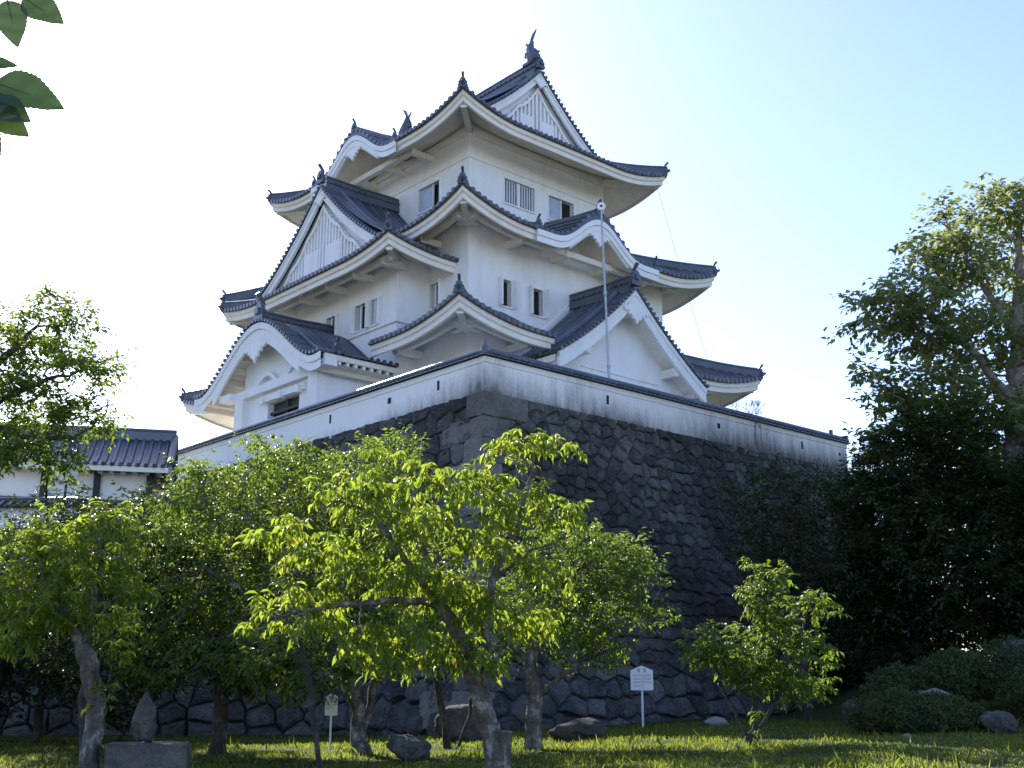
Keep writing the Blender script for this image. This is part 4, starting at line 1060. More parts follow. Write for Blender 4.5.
def leaf_mesh(pos, axis, nrm, ln, wd, hi):
    """pointed folded leaves; hi: 8 corners each, curled along the midrib"""
    axis = unit(axis); nrm = unit(nrm - axis * (nrm * axis).sum(1)[:, None]); sd_ = np.cross(axis, nrm)
    n = len(pos); ln = ln[:, None]; wd = wd[:, None]
    if hi:
        tb = [(0, 0, 0), (.30, .46, .10), (.30, 0, -.02), (.30, -.46, .10), (.68, .36, .02), (.68, 0, -.10), (.68, -.36, .02), (1.0, 0, -.30)]
        V = np.stack([pos + axis * ln * a + sd_ * wd * b + nrm * ln * c for a, b, c in tb], 1)
        f = np.array([(0, 2, 1, 1), (0, 3, 2, 2), (1, 2, 5, 4), (2, 3, 6, 5), (4, 5, 7, 7), (5, 6, 7, 7)])
        T = np.array([(0, 2, 1), (0, 3, 2), (1, 2, 5), (1, 5, 4), (2, 3, 6), (2, 6, 5), (4, 5, 7), (5, 6, 7)])
        F = (np.arange(n)[:, None, None] * 8 + T[None]).reshape(-1, 3)
    else:
        V = np.stack([pos, pos + axis * ln * .42 + sd_ * wd * .5 + nrm * ln * .10, pos + axis * ln - nrm * ln * .12, pos + axis * ln * .42 - sd_ * wd * .5 + nrm * ln * .10], 1)
        T = np.array([(0, 2, 1), (0, 3, 2)]); F = (np.arange(n)[:, None, None] * 4 + T[None]).reshape(-1, 3)
    return V.reshape(-1, 3), F

def tree(name, label, cat, base, limbs, blobs, n_attr, trunk_r, leaf, per_node, step=.16, kill=None, infl=None, droop=.5, bark=None, foliage=None, hi=False, seed=1, group=None,
         tip_r=.006, clump=.10, leaf_r=.02, leaf_tips=5, dense=1.0, gapf=3.0, gap_t=-.35, core=.25, jit=.35, extra=None):
    rng = np.random.RandomState(seed); kill = (kill or step * 2.0) * .85; infl = infl or step * 12
    base = np.array(base, float)
    t = thing(name, tuple(base), label, cat, group)
    # skeleton from the given limbs
    pts = []; par = []; fixed_r = {}
    def add_line(line):
        line = [np.array(p, float) for p in line]
        if pts:
            d = ((np.array(pts) - line[0]) ** 2).sum(1); k = int(d.argmin())
        else:
            pts.append(line[0]); par.append(-1); k = 0
        for a, b in zip(line, line[1:]):
            L = np.linalg.norm(b - a); m_ = max(1, int(L / step))
            for i in range(1, m_ + 1):
                p = a + (b - a) * i / m_ + rng.normal(0, step * .12, 3) * (i < m_)
                pts.append(p); par.append(k); k = len(pts) - 1
    for l in limbs: add_line(l)
    # attraction points through the crown volume
    vol = np.array([b[1][0] * b[1][1] * b[1][2] for b in blobs]) ** .8; vol /= vol.sum(); A = []
    for (c, r), f in zip(blobs, vol):
        k = max(6, int(n_attr * 1.7 * f)); u = rng.normal(size=(k, 3)); u = unit(u); rad = rng.uniform(core ** 3, 1.12, k) ** (1 / 3)
        A.append(np.array(c) + u * rad[:, None] * np.array(r) * (1 + .18 * np.sin(u[:, :1] * 7 + u[:, 2:] * 5)))
    A = np.concatenate(A)
    P = np.array(pts); near = np.full(len(A), 1e9); who = np.zeros(len(A), int)
    def update(i0):
        nonlocal near, who
        for s in range(i0, len(P), 400):
            D = np.linalg.norm(A[:, None] - P[None, s:s + 400], axis=2); j = D.argmin(1); v = D[np.arange(len(A)), j]; m_ = v < near
            near[m_] = v[m_]; who[m_] = j[m_] + s
    update(0); alive = np.ones(len(A), bool); kids = {}
    for it in range(140):
        alive &= near > kill
        act = alive & (near < infl * (3 if it < 12 else 1))
        if not act.any(): break
        idx = np.unique(who[act]); new = []; newp = []
        for i in idx:
            v = unit(A[act & (who == i)] - P[i]).sum(0); nv = np.linalg.norm(v)
            if nv < .15: continue
            v = v / nv + rng.normal(0, jit * .5, 3); v /= np.linalg.norm(v)
            q = P[i] + v * step
            if kids.get(i, 0) > 3: continue
            kids[i] = kids.get(i, 0) + 1; new.append(q); newp.append(i)
        if not new: break
        k0 = len(P); P = np.concatenate([P, np.array(new)]); par += [int(x) for x in newp]; update(k0)
    n = len(P); par = np.array(par); ch = [[] for _ in range(n)]
    for i in range(1, n): ch[par[i]].append(i)
    area = np.zeros(n)
    for i in range(n - 1, -1, -1):
        area[i] = max(area[i], tip_r ** 2.2) if not ch[i] else sum(area[c] for c in ch[i])
    tips = area / tip_r ** 2.2; pw = math.log(max(3, tips[0])) / math.log(trunk_r / tip_r); rad = tip_r * tips ** (1 / pw)
    # tubes
    loc0 = P - base; wood = MB(); done = np.zeros(n, bool); order = [0]
    st = [(0, -1)]
    while st:
        i, p = st.pop(); path = [i] if p < 0 else [p, i]
        while ch[path[-1]]:
            cs_ = sorted(ch[path[-1]], key=lambda c: -area[c]); cur = path[-1]
            for c in cs_[1:]: st.append((c, cur))
            path.append(cs_[0])
        rr = [rad[q] for q in path]
        if p >= 0: rr[0] = rr[1] * 1.05
        if p < 0: rr[0] *= 1.45; rr[1 if len(rr) > 1 else 0] *= 1.15
        big = max(rr); wood.tube([loc0[q] for q in path], rr, 10 if big > .06 else 6 if big > .02 else 4, cap=False)
    if extra: extra(wood, base)
    tr = wood.build("trunk", bark, t, smooth=True)
    # leaves on the thin twigs
    gp = gapf / leaf[0] * .12 if False else gapf
    nz = np.sin(P[:, 0] * gp + 1.3 * np.sin(P[:, 2] * gp * 1.6 + seed)) * np.sin(P[:, 1] * gp * 1.1 + seed) + .9 * np.sin(P[:, 2] * gp * 2.3 + P[:, 0] * gp * .8 + seed * 2) + rng.normal(0, .25, n)
    tw = np.array([i for i in range(1, n) if tips[i] <= leaf_tips and nz[i] > gap_t]); d = unit(P[tw] - P[par[tw]])
    # every thin node carries short side twigs, each with a row of alternate leaves
    k = max(2, int(round(per_node * .5 * dense))); m0 = len(tw) * k; LPT = 7; leaf_n = 0
    p0 = np.repeat(P[tw], k, 0); dd = np.repeat(d, k, 0); side = rng.normal(size=(m0, 3)); side[:, 2] *= .45
    td = unit(unit(side) * 1.0 + dd * .8 + np.array((0, 0, -.12 * droop))); tl = clump * rng.uniform(1.6, 4.2, m0)
    tw_end = p0 + td * tl[:, None] + np.array((0, 0, -.25)) * droop * tl[:, None]
    fr = np.tile((np.arange(LPT) + 1) / LPT, m0); p0r = np.repeat(p0, LPT, 0); ter = np.repeat(tw_end, LPT, 0); tdr = np.repeat(td, LPT, 0)
    pos = p0r + (ter - p0r) * fr[:, None] + rng.normal(0, clump * .12, (m0 * LPT, 3)); m_ = len(pos)
    sgn = np.tile(np.where(np.arange(LPT) % 2, 1., -1.), m0)[:, None]; lat = unit(np.cross(tdr, np.array((0, 0, 1.0)))) * sgn
    ax = lat * .75 + tdr * .65 + rng.normal(0, .25, (m_, 3)); ax[:, 2] -= droop * rng.uniform(.4, 1.5, m_)
    nm = rng.normal(0, .40, (m_, 3)); nm[:, 2] += 1.0
    ln = leaf[0] * rng.uniform(.55, 1.2, m_); wd = leaf[1] * rng.uniform(.75, 1.15, m_) * ln / leaf[0]
    V, F = leaf_mesh(pos - base, ax, nm, ln, wd, hi); fast_mesh("crown", V, F, foliage, t)
    print('TREE', label[:30], 'nodes', n, 'tips', int(tips[0]), 'leaves', m_)
    return t

def stump_bits(wood, base):
    b = np.array((.0, 0, 0)); o = np.array((-.17, 17.42, .40)) - base
    wood.tube([o + b, o + np.array((.03, -.02, .35)), o + np.array((.06, -.03, .68))], [.15, .13, .12], 9, cap=True)
    wood.tube([o + np.array((-.02, -.02, .5)), o + np.array((-.03, -.04, .80))], [.05, .02], 6)
tree("cherry_tree", "bright backlit cherry tree in front of the wall corner with sawn stump at its foot", "tree", (-.23, 17.5, .40),
     [[(-.23, 17.5, .38), (-.29, 17.5, 1.02), (-.52, 17.5, 1.65)],
      [(-.52, 17.5, 1.65), (-.73, 17.4, 2.36), (-1.06, 17.3, 2.86), (-1.57, 17.1, 3.49), (-2.02, 17.0, 4.14), (-2.52, 16.9, 4.34)],
      [(-.4, 17.5, 1.35), (-.39, 17.6, 2.37), (-.30, 17.6, 3.25), (.12, 17.7, 4.17), (.36, 17.7, 5.18)],
      [(-1.06, 17.3, 2.86), (-1.6, 16.9, 2.9), (-2.6, 16.3, 2.75), (-3.2, 16.0, 2.6)], [(-1.3, 17.2, 3.2), (-1.3, 17.3, 4.0), (-.9, 17.4, 4.8)], [(-.3, 17.6, 3.25), (.3, 17.6, 3.7), (.9, 17.6, 3.9)]],
     [((.30, 17.8, 5.38), (.62, .6, .34)), ((.85, 17.8, 5.25), (.3, .3, .16)), ((-.15, 17.7, 5.1), (.6, .6, .35)), ((-.55, 17.5, 4.5), (1.2, 1.2, .5)), ((.27, 17.6, 4.15), (.76, .7, .65)), ((-1.78, 16.8, 4.33), (1.05, .98, .70)), ((-2.59, 16.6, 3.44), (1.15, 1.05, .72)),
      ((-1.21, 17.3, 3.37), (1.6, 1.4, .72)), ((-3.30, 16.0, 2.55), (.62, .6, .32)), ((-1.6, 16.4, 2.3), (.7, .6, .42)), ((-2.5, 16.3, 2.35), (.7, .6, .35)), ((-.18, 17.6, 2.95), (1.0, 1.0, .55)), ((-.6, 17.2, 2.2), (.75, .7, .24))],
     760, .14, (.16, .062), 4, step=.13, kill=.2, droop=.95, bark=M_bark, foliage=M_leaf_cherry, hi=True, seed=4, dense=.5, gap_t=-.2, clump=.07, leaf_r=.014, tip_r=.004, extra=stump_bits)
tree("cherry_tree", "sunlit cherry tree with pale leaning trunk at the left edge beside the stone monument", "tree", (-6.42, 18.5, .33),
     [[(-6.42, 18.5, .3), (-6.38, 18.5, 1.5), (-6.62, 18.4, 2.25)], [(-6.62, 18.4, 2.25), (-6.48, 18.3, 3.0), (-6.44, 18.2, 3.9)], [(-6.62, 18.4, 2.25), (-6.99, 18.2, 3.0), (-7.28, 18.0, 3.6)], [(-6.35, 18.5, 1.2), (-6.2, 18.5, 2.0), (-6.1, 18.6, 2.1)]],
     [((-6.9, 18.2, 3.69), (.94, .85, .68)), ((-6.38, 18.4, 4.11), (.52, .5, .45)), ((-7.4, 17.8, 2.85), (.65, .55, .65)), ((-6.6, 18.4, 3.05), (.9, .85, .45)), ((-8.1, 18.2, 3.3), (.7, .7, .8))],
     420, .145, (.135, .055), 4, step=.13, kill=.2, droop=.7, bark=M_bark, foliage=M_leaf_cherry, hi=True, dense=1.6, gap_t=-.6, seed=9, clump=.07, leaf_r=.014, tip_r=.004)
tree("cherry_tree", "broad green cherry tree spreading below the left parapet behind the bright foreground tree", "tree", (-3.02, 24.5, .36),
     [[(-3.02, 24.5, .3), (-3.2, 24.5, 1.47), (-3.42, 24.4, 2.4), (-4.0, 24.5, 3.6), (-4.5, 24.8, 5.0)], [(-3.05, 24.5, .5), (-2.89, 24.7, 1.67), (-2.51, 24.9, 2.6), (-2.6, 25.3, 4.5), (-2.8, 25.8, 6.2)], [(-3.42, 24.4, 2.3), (-4.6, 24.2, 3.1), (-5.8, 24.1, 3.8), (-6.6, 24.4, 4.3)], [(-4.0, 24.5, 3.6), (-5.2, 24.6, 4.6), (-6.2, 24.5, 5.2)]],
     [((-4.62, 25, 6.1), (2.3, 2.1, .85)), ((-6.19, 24.5, 5.15), (1.9, 1.7, 1.0)), ((-3.92, 25, 4.79), (2.1, 1.9, 1.2)), ((-5.75, 24, 3.5), (1.6, 1.4, 1.1)), ((-2.79, 26, 7.0), (1.0, .9, .5)), ((-4.2, 23.5, 2.75), (1.5, 1.4, .8)), ((-6.95, 24.5, 4.2), (1.0, .9, 1.3)), ((-3.37, 24.5, 3.5), (1.4, 1.3, 1.2)), ((-5.6, 23.4, 2.3), (1.5, 1.2, .6)), ((-4.0, 23.2, 2.1), (1.3, 1.2, .5)), ((-7.2, 23.6, 2.6), (1.1, 1.1, .8)), ((-2.2, 24.2, 3.0), (1.0, 1.0, .8))],
     1450, .17, (.135, .062), 5, step=.2, kill=.3, droop=.55, bark=M_bark, foliage=M_leaf_mid, seed=12, dense=1.6, gap_t=-.7, clump=.13, leaf_r=.018, tip_r=.005)
tree("cherry_tree", "green cherry tree with low right branch standing before the lower stones of the right wall", "tree", (.41, 23.5, .47),
     [[(.41, 23.5, .42), (.45, 23.5, 1.48), (.35, 23.6, 2.24), (.8, 23.5, 3.2), (1.3, 23.4, 4.0)], [(.42, 23.5, 1.5), (1.33, 23.3, 2.23), (2.5, 23.2, 2.61)], [(.35, 23.6, 2.24), (-.3, 23.9, 2.8)]],
     [((1.17, 23.5, 4.25), (1.4, 1.27, .62)), ((1.75, 23.3, 3.65), (1.15, 1.05, .85)), ((2.3, 23.2, 3.0), (.75, .62, .5)), ((.56, 23.8, 3.3), (1.2, 1.1, .9)), ((-.65, 24, 2.8), (1.15, 1.1, .7)), ((1.2, 23.2, 2.55), (1.0, .9, .4)), ((2.0, 23.3, 4.3), (.8, .8, .6))],
     760, .16, (.125, .058), 5, step=.18, kill=.27, droop=.5, bark=M_bark, foliage=M_leaf_mid, seed=15, dense=1.5, gap_t=-.6, clump=.11, leaf_r=.018, tip_r=.005)
tree("cherry_tree", "small multi-stemmed cherry sapling growing alone on the lawn right of the white sign", "tree", (4.32, 22, .70),
     [[(4.35, 22, .66), (4.2, 22, 1.0), (3.95, 22, 1.49), (3.69, 22, 2.2)], [(4.35, 22, .8), (4.49, 22, 1.66), (4.7, 22, 2.74), (4.75, 22, 3.5)], [(4.40, 22, .8), (4.81, 22, 1.49), (5.23, 22, 2.38), (5.45, 22.1, 2.9)]],
     [((4.74, 22, 3.40), (.5, .5, .72)), ((3.81, 21.8, 2.5), (.75, .6, .42)), ((5.45, 22.2, 3.10), (.72, .65, .36)), ((4.49, 22, 2.40), (1.1, .9, .45)), ((5.2, 22, 2.2), (.7, .65, .5)), ((4.4, 21.9, 1.1), (.22, .2, .3)), ((4.9, 21.9, 1.9), (.9, .6, .4)), ((3.9, 21.9, 2.0), (.6, .5, .35))],
     560, .07, (.12, .058), 4, step=.14, kill=.2, droop=.45, bark=M_bark_dark, foliage=M_leaf_mid, hi=True, seed=23, dense=1.5, gap_t=-.7, clump=.07, leaf_r=.013, tip_r=.004)
# slim saplings and shaded trunks under the canopy
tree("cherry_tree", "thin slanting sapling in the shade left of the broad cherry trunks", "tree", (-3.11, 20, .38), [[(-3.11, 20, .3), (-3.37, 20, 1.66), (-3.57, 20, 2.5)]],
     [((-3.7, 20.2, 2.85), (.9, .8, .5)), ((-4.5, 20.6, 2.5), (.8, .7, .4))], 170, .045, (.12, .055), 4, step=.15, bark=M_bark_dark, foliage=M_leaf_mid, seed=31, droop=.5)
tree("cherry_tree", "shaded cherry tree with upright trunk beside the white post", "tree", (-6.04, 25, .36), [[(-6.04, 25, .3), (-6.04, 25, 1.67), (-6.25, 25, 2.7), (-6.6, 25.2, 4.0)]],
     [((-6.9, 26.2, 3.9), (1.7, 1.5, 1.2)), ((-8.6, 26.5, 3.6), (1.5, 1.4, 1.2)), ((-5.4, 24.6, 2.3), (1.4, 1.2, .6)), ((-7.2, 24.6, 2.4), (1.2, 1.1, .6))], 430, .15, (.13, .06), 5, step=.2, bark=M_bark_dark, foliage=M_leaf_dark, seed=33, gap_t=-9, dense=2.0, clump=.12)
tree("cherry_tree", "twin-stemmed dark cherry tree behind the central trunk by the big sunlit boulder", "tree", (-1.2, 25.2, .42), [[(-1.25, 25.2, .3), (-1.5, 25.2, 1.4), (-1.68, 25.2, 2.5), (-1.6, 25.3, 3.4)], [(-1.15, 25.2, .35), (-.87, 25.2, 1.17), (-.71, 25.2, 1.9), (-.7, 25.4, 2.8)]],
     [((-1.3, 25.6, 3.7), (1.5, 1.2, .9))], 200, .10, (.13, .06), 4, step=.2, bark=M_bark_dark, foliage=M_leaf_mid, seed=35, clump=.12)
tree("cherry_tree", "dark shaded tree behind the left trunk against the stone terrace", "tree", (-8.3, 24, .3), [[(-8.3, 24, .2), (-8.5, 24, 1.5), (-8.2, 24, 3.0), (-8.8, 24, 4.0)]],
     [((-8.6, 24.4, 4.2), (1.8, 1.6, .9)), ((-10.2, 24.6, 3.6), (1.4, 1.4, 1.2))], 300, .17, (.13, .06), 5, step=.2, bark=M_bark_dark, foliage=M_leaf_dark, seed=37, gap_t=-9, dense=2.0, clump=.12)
# tall trees
tree("camphor_tree", "tall broad tree with pale trunk rising past the right end of the stone base", "tree", (14.9, 36, 1.6),
     [[(14.9, 36, 1.4), (15.42, 36, 5.58), (15.98, 36, 9.69), (16.56, 36, 14.04), (16.9, 36, 16.6)], [(15.7, 36, 7.6), (14.4, 36, 9.3), (13.2, 36, 10.5)], [(16.1, 36, 10.5), (14.7, 35.6, 12.2), (13.0, 35.2, 13.6)], [(16.4, 36, 12.8), (15.2, 36, 15.0), (14.9, 36, 16.2)], [(15.6, 36, 6.6), (14.4, 36, 7.2), (13.4, 36, 7.6)]],
     [((15.7, 36, 16.1), (2.2, 2.2, 1.4)), ((13.6, 35, 14.2), (1.5, 1.6, 1.2)), ((12.2, 35, 13.3), (1.5, 1.5, .8)), ((14.9, 36, 12.4), (2.3, 2.6, 1.2)), ((13.5, 36, 10.3), (2.1, 2.1, 1.1)), ((16.4, 36, 10.4), (2.2, 2.3, 1.8)), ((18.6, 37, 14.4), (2.0, 2.2, 3.2)), ((14.2, 36, 7.6), (2.6, 2.5, 1.1)), ((16.5, 36, 13.6), (1.5, 1.8, 1.2)), ((11.4, 35.2, 11.9), (.8, .9, .5)), ((12.4, 35, 9.2), (1.5, 1.5, .8)), ((16.2, 35, 8.0), (2.0, 1.8, 1.3)), ((12.0, 35, 10.9), (1.1, 1.2, .6)), ((14.6, 35.5, 16.2), (1.5, 1.6, 1.1)), ((17.4, 36, 17.4), (1.8, 1.8, 1.2)), ((12.9, 35, 12.6), (1.4, 1.3, .8))],
     1500, .42, (.27, .16), 6, step=.34, kill=.5, droop=.3, bark=M_bark_grey, foliage=M_leaf_tall, seed=41, dense=1.7, gapf=1.1, gap_t=-.1, clump=.24, leaf_r=.035, tip_r=.010, core=.4)
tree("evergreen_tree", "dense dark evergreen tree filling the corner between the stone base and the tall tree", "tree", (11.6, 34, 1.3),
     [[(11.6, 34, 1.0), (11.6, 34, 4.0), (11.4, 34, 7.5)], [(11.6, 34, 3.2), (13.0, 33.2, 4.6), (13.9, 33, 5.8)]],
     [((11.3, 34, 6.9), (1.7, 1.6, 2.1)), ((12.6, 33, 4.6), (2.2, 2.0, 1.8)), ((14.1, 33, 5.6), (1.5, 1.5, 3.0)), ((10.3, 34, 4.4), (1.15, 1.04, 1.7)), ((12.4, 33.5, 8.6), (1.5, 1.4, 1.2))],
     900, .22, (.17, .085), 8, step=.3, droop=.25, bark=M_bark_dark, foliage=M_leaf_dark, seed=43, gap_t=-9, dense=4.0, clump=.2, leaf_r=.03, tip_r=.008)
tree("evergreen_tree", "dark ragged evergreen leaning against the right stone wall above the sapling", "tree", (8.3, 33.6, .9),
     [[(8.3, 33.6, .7), (8.2, 33.8, 3.5), (8.0, 34.0, 6.5)], [(8.2, 33.8, 3.5), (8.8, 33.6, 5.0)]],
     [((8.0, 33.8, 6.9), (1.8, .9, 1.3)), ((8.7, 33.4, 5.3), (1.6, 1.2, 1.3)), ((7.5, 33.8, 5.3), (1.0, .8, 1.0))],
     420, .14, (.16, .07), 5, step=.26, droop=.4, bark=M_bark_dark, foliage=M_leaf_dark, seed=45, gap_t=-9, dense=2.6, clump=.17, leaf_r=.03, tip_r=.007)
tree("evergreen_tree", "leafy evergreen crown silhouetted against the bright sky at the left edge", "tree", (-13.83, 28, .2),
     [[(-13.83, 28, .1), (-14.24, 28, 4.93), (-13.82, 28, 7.39), (-12.73, 28, 8.65), (-11.6, 28, 9.2)], [(-13.82, 28, 7.39), (-12.9, 28, 9.6), (-12.2, 28, 10.4)], [(-13.2, 28, 8.1), (-11.6, 27.6, 7.6), (-10.6, 27.5, 7.6)]],
     [((-12.18, 28, 10.4), (1.7, 1.6, .95)), ((-10.94, 28, 9.4), (1.3, 1.2, .85)), ((-12.24, 28, 8.7), (1.7, 1.57, 1.0)), ((-10.47, 28, 8.3), (.95, .9, .65)), ((-11.3, 27, 7.2), (1.3, 1.2, .5)), ((-13.9, 28, 9.3), (2.0, 1.8, 1.9))],
     1000, .26, (.17, .085), 6, step=.26, droop=.3, bark=M_bark_dark, foliage=M_leaf_mid, seed=47, dense=2.3, gapf=2.0, gap_t=-.35, clump=.17, leaf_r=.028, tip_r=.008)
tree("evergreen_tree", "far dark evergreen at the right edge behind the clipped bushes", "tree", (18.5, 31, 2.0), [[(18.5, 31, 1.5), (18.6, 31, 5.0), (18.2, 31, 8.0)]],
     [((17.5, 31, 4.5), (2.6, 2.2, 2.4)), ((16.4, 30.6, 7.0), (2.0, 1.8, 1.6)), ((19.5, 31, 8.0), (2.4, 2.2, 2.2)), ((15.4, 31.5, 4.0), (1.6, 1.5, 2.0))],
     620, .2, (.18, .09), 8, step=.32, droop=.25, bark=M_bark_dark, foliage=M_leaf_dark, seed=51, gap_t=-9, dense=3.5, clump=.22, leaf_r=.035, tip_r=.009)
tree("pine_tree", "small dark pine standing in front of the white wall beside the gatehouse", "tree", (-12.5, 32, .3), [[(-12.5, 32, .2), (-12.7, 32, 5.14), (-12.95, 32, 6.8), (-13.1, 32, 8.2)]],
     [((-13.0, 32, 8.0), (.8, .7, .30)), ((-12.6, 32, 7.1), (.9, .7, .28)), ((-13.4, 32, 6.4), (.8, .7, .25)), ((-12.4, 32, 5.6), (.9, .8, .35)), ((-12.8, 32, 4.4), (1.3, 1.2, .8))],
     260, .12, (.16, .02), 9, step=.2, droop=-.2, bark=M_bark_dark, foliage=M_leaf_dark, seed=53, clump=.09, leaf_r=.03, tip_r=.007)
tree("evergreen_tree", "distant dark evergreen closing the gap behind the tall tree trunk", "tree", (14.5, 42, 1.5), [[(14.5, 42, 1.0), (14.6, 42, 5.0), (14.5, 42, 9.0)]],
     [((13.6, 42, 4.5), (3.0, 2.2, 3.0)), ((16.6, 42, 5.5), (3.2, 2.2, 3.0)), ((14.6, 42, 8.6), (2.6, 2.2, 2.0)), ((19.5, 42, 6.5), (2.8, 2.4, 4.0)), ((12.0, 42, 3.0), (1.6, 1.5, 2.0))],
     800, .26, (.24, .12), 8, step=.4, droop=.25, bark=M_bark_dark, foliage=M_leaf_dark, seed=57, gap_t=-9, dense=3.0, clump=.28, tip_r=.01)
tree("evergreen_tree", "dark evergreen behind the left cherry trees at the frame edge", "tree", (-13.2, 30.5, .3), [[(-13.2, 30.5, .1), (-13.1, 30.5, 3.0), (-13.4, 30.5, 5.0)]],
     [((-13.4, 30.5, 3.4), (2.8, 1.5, 2.2)), ((-10.4, 30.8, 2.8), (2.2, 1.4, 1.8)), ((-16, 30.5, 3.6), (2.0, 1.5, 2.2)), ((-10.6, 29.8, 5.3), (2.2, 1.2, 1.3)), ((-8.3, 29.2, 4.8), (1.8, 1.2, 1.5))],  # last two crown blobs added to shade the left lawn
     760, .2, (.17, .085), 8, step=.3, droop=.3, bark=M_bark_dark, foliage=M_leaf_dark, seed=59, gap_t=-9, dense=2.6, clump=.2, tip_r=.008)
# branch reaching into the top left corner from a tree just outside the frame
def near_tree():
    base = np.array((-3.3, 3.4, .0)); t = thing("cherry_tree", tuple(base), "close cherry branch with large leaves hanging into the top left corner", "tree")
    mb = MB(); mb.tube([(0, 0, 0), (.1, 0, 1.2), (.2, -.1, 2.2), (.45, -.3, 2.9), (.9, -.6, 3.25)], [.16, .13, .12, .08, .05], 10)
    tw = [(.9, -.6, 3.25), (1.4, -.9, 3.28), (1.8, -1.05, 3.16), (2.06, -1.16, 3.03)]; mb.tube(tw, [.05, .02, .010, .004], 6)
    mb.tube([(1.8, -1.05, 3.16), (2.08, -1.18, 2.93), (2.14, -1.2, 2.83)], [.008, .005, .003], 5); mb.build("trunk", M_bark, t, smooth=True)
    rng = np.random.RandomState(5); P = []; A = []; Nn = []; L = []
    spots = [((2.21, -1.2, 2.845), (.95, .05, -.28), .15), ((2.15, -1.19, 2.82), (.85, .1, -.50), .15), ((2.13, -1.2, 2.80), (.25, -.1, -.95), .14), ((2.10, -1.19, 2.84), (.9, .0, -.35), .15), ((2.19, -1.18, 2.81), (.8, -.2, -.42), .12), ((2.12, -1.21, 2.81), (-.3, .2, -.8), .12), ((2.16, -1.18, 2.77), (.45, .0, -.85), .14), ((2.18, -1.18, 2.90), (.6, .2, .15), .06),
             ((2.20, -1.17, 3.06), (.25, .1, -.95), .11), ((2.24, -1.18, 3.06), (.75, .0, -.50), .11), ((2.05, -1.16, 3.05), (-.3, -.2, -.9), .12), ((1.9, -1.1, 3.10), (.1, .3, -.9), .11), ((1.7, -1.0, 3.2), (-.2, .2, -.8), .11), ((1.5, -.95, 3.26), (.3, .3, -.8), .11), ((1.8, -1.05, 3.16), (.4, -.4, -.7), .12)]
    for p, a, l in spots: P.append(p); A.append(a); Nn.append((rng.normal(0, .2), -.95, .25)); L.append(l)
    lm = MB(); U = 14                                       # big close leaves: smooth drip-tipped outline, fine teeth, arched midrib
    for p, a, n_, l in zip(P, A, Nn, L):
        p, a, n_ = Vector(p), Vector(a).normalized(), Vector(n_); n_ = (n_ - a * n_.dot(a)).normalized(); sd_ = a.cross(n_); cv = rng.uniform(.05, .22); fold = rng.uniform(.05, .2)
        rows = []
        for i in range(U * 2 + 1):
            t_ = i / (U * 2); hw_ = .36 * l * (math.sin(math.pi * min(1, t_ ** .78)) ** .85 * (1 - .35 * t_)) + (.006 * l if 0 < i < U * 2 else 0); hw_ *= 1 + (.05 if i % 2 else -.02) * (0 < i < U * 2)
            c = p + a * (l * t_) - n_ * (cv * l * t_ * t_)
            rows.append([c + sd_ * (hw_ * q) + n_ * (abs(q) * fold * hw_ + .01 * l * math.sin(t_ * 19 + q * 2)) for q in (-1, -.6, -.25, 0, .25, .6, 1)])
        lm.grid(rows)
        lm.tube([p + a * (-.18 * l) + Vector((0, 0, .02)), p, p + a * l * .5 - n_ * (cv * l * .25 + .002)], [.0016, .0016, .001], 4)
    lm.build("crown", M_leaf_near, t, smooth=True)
near_tree()

# ------------------------------------------------------------------ shrubs
def bush(label, base, blobs, n, leaf, seed, foliage=M_leaf_bush, group=None, name="azalea_bush"):
    rng = np.random.RandomState(seed); base = np.array(base, float); t = thing(name, tuple(base), label, "bush", group)
    pos = []; nm = []
    vol = np.array([b[1][0] * b[1][2] for b in blobs]); vol = vol / vol.sum(); wood = MB()
    for (c, r), f in zip(blobs, vol):
        k = int(n * f); u = unit(rng.normal(size=(k, 3))); u[:, 2] = np.abs(u[:, 2]) * rng.choice([1, 1, 1, -.4], k)
        bumpy = 1 + .10 * np.sin(u[:, :1] * 9 + 1) * np.sin(u[:, 1:2] * 8) + .07 * np.sin(u[:, 2:] * 15 + u[:, :1] * 11)
        rad = rng.uniform(.62, 1.03, (k, 1)) ** .6; pos.append(np.array(c) - base + u * rad * np.array(r) * bumpy); nm.append(u)
        for j in range(14):
            v = unit(rng.normal(size=(1, 3)))[0]; v[2] = abs(v[2]); c_ = np.array(c) - base; wood.tube([(c_[0], c_[1], .0), c_ + v * np.array(r) * .45, c_ + v * np.array(r) * .9], [.02, .014, .006], 4, cap=False)
    pos = np.concatenate(pos); nm = np.concatenate(nm); m_ = len(pos); keep_ = pos[:, 2] > .02; pos, nm = pos[keep_], nm[keep_]; m_ = len(pos)
    ax = rng.normal(size=(m_, 3)) + nm * .8; n2 = nm + rng.normal(0, .5, (m_, 3)) + np.array((0, 0, .4))
    ln = leaf * rng.uniform(.6, 1.2, m_); V, F = leaf_mesh(pos, ax, n2, ln, ln * .48, False)
    wood.build("stems", M_bark_dark, t); fast_mesh("foliage", V, F, foliage, t)
bush("dark rounded clipped bush in the shade at the front of the right shrub group", (8.15, 25, gz(8.15, 25)), [((8.1, 25, 1.05), (1.15, 1.0, .58)), ((9.0, 25.3, 1.08), (.8, .8, .5))], 15000, .09, 61)
bush("leafy azalea bush behind the rounded one, with a pale rock lying in it", (9.9, 27.2, gz(9.9, 27.2)), [((8.9, 27.4, 1.45), (.9, .8, .75)), ((10.2, 27.3, 1.75), (1.0, .9, .8))], 13000, .10, 63)
bush("larger azalea bush at the right edge topped by a long pale stone", (12.2, 28, gz(12.2, 28)), [((11.6, 27.5, 2.0), (1.2, .9, .8)), ((13.2, 28, 2.35), (1.3, 1.0, .9)), ((11.6, 26.2, 1.5), (1.0, .8, .7))], 15000, .10, 65)

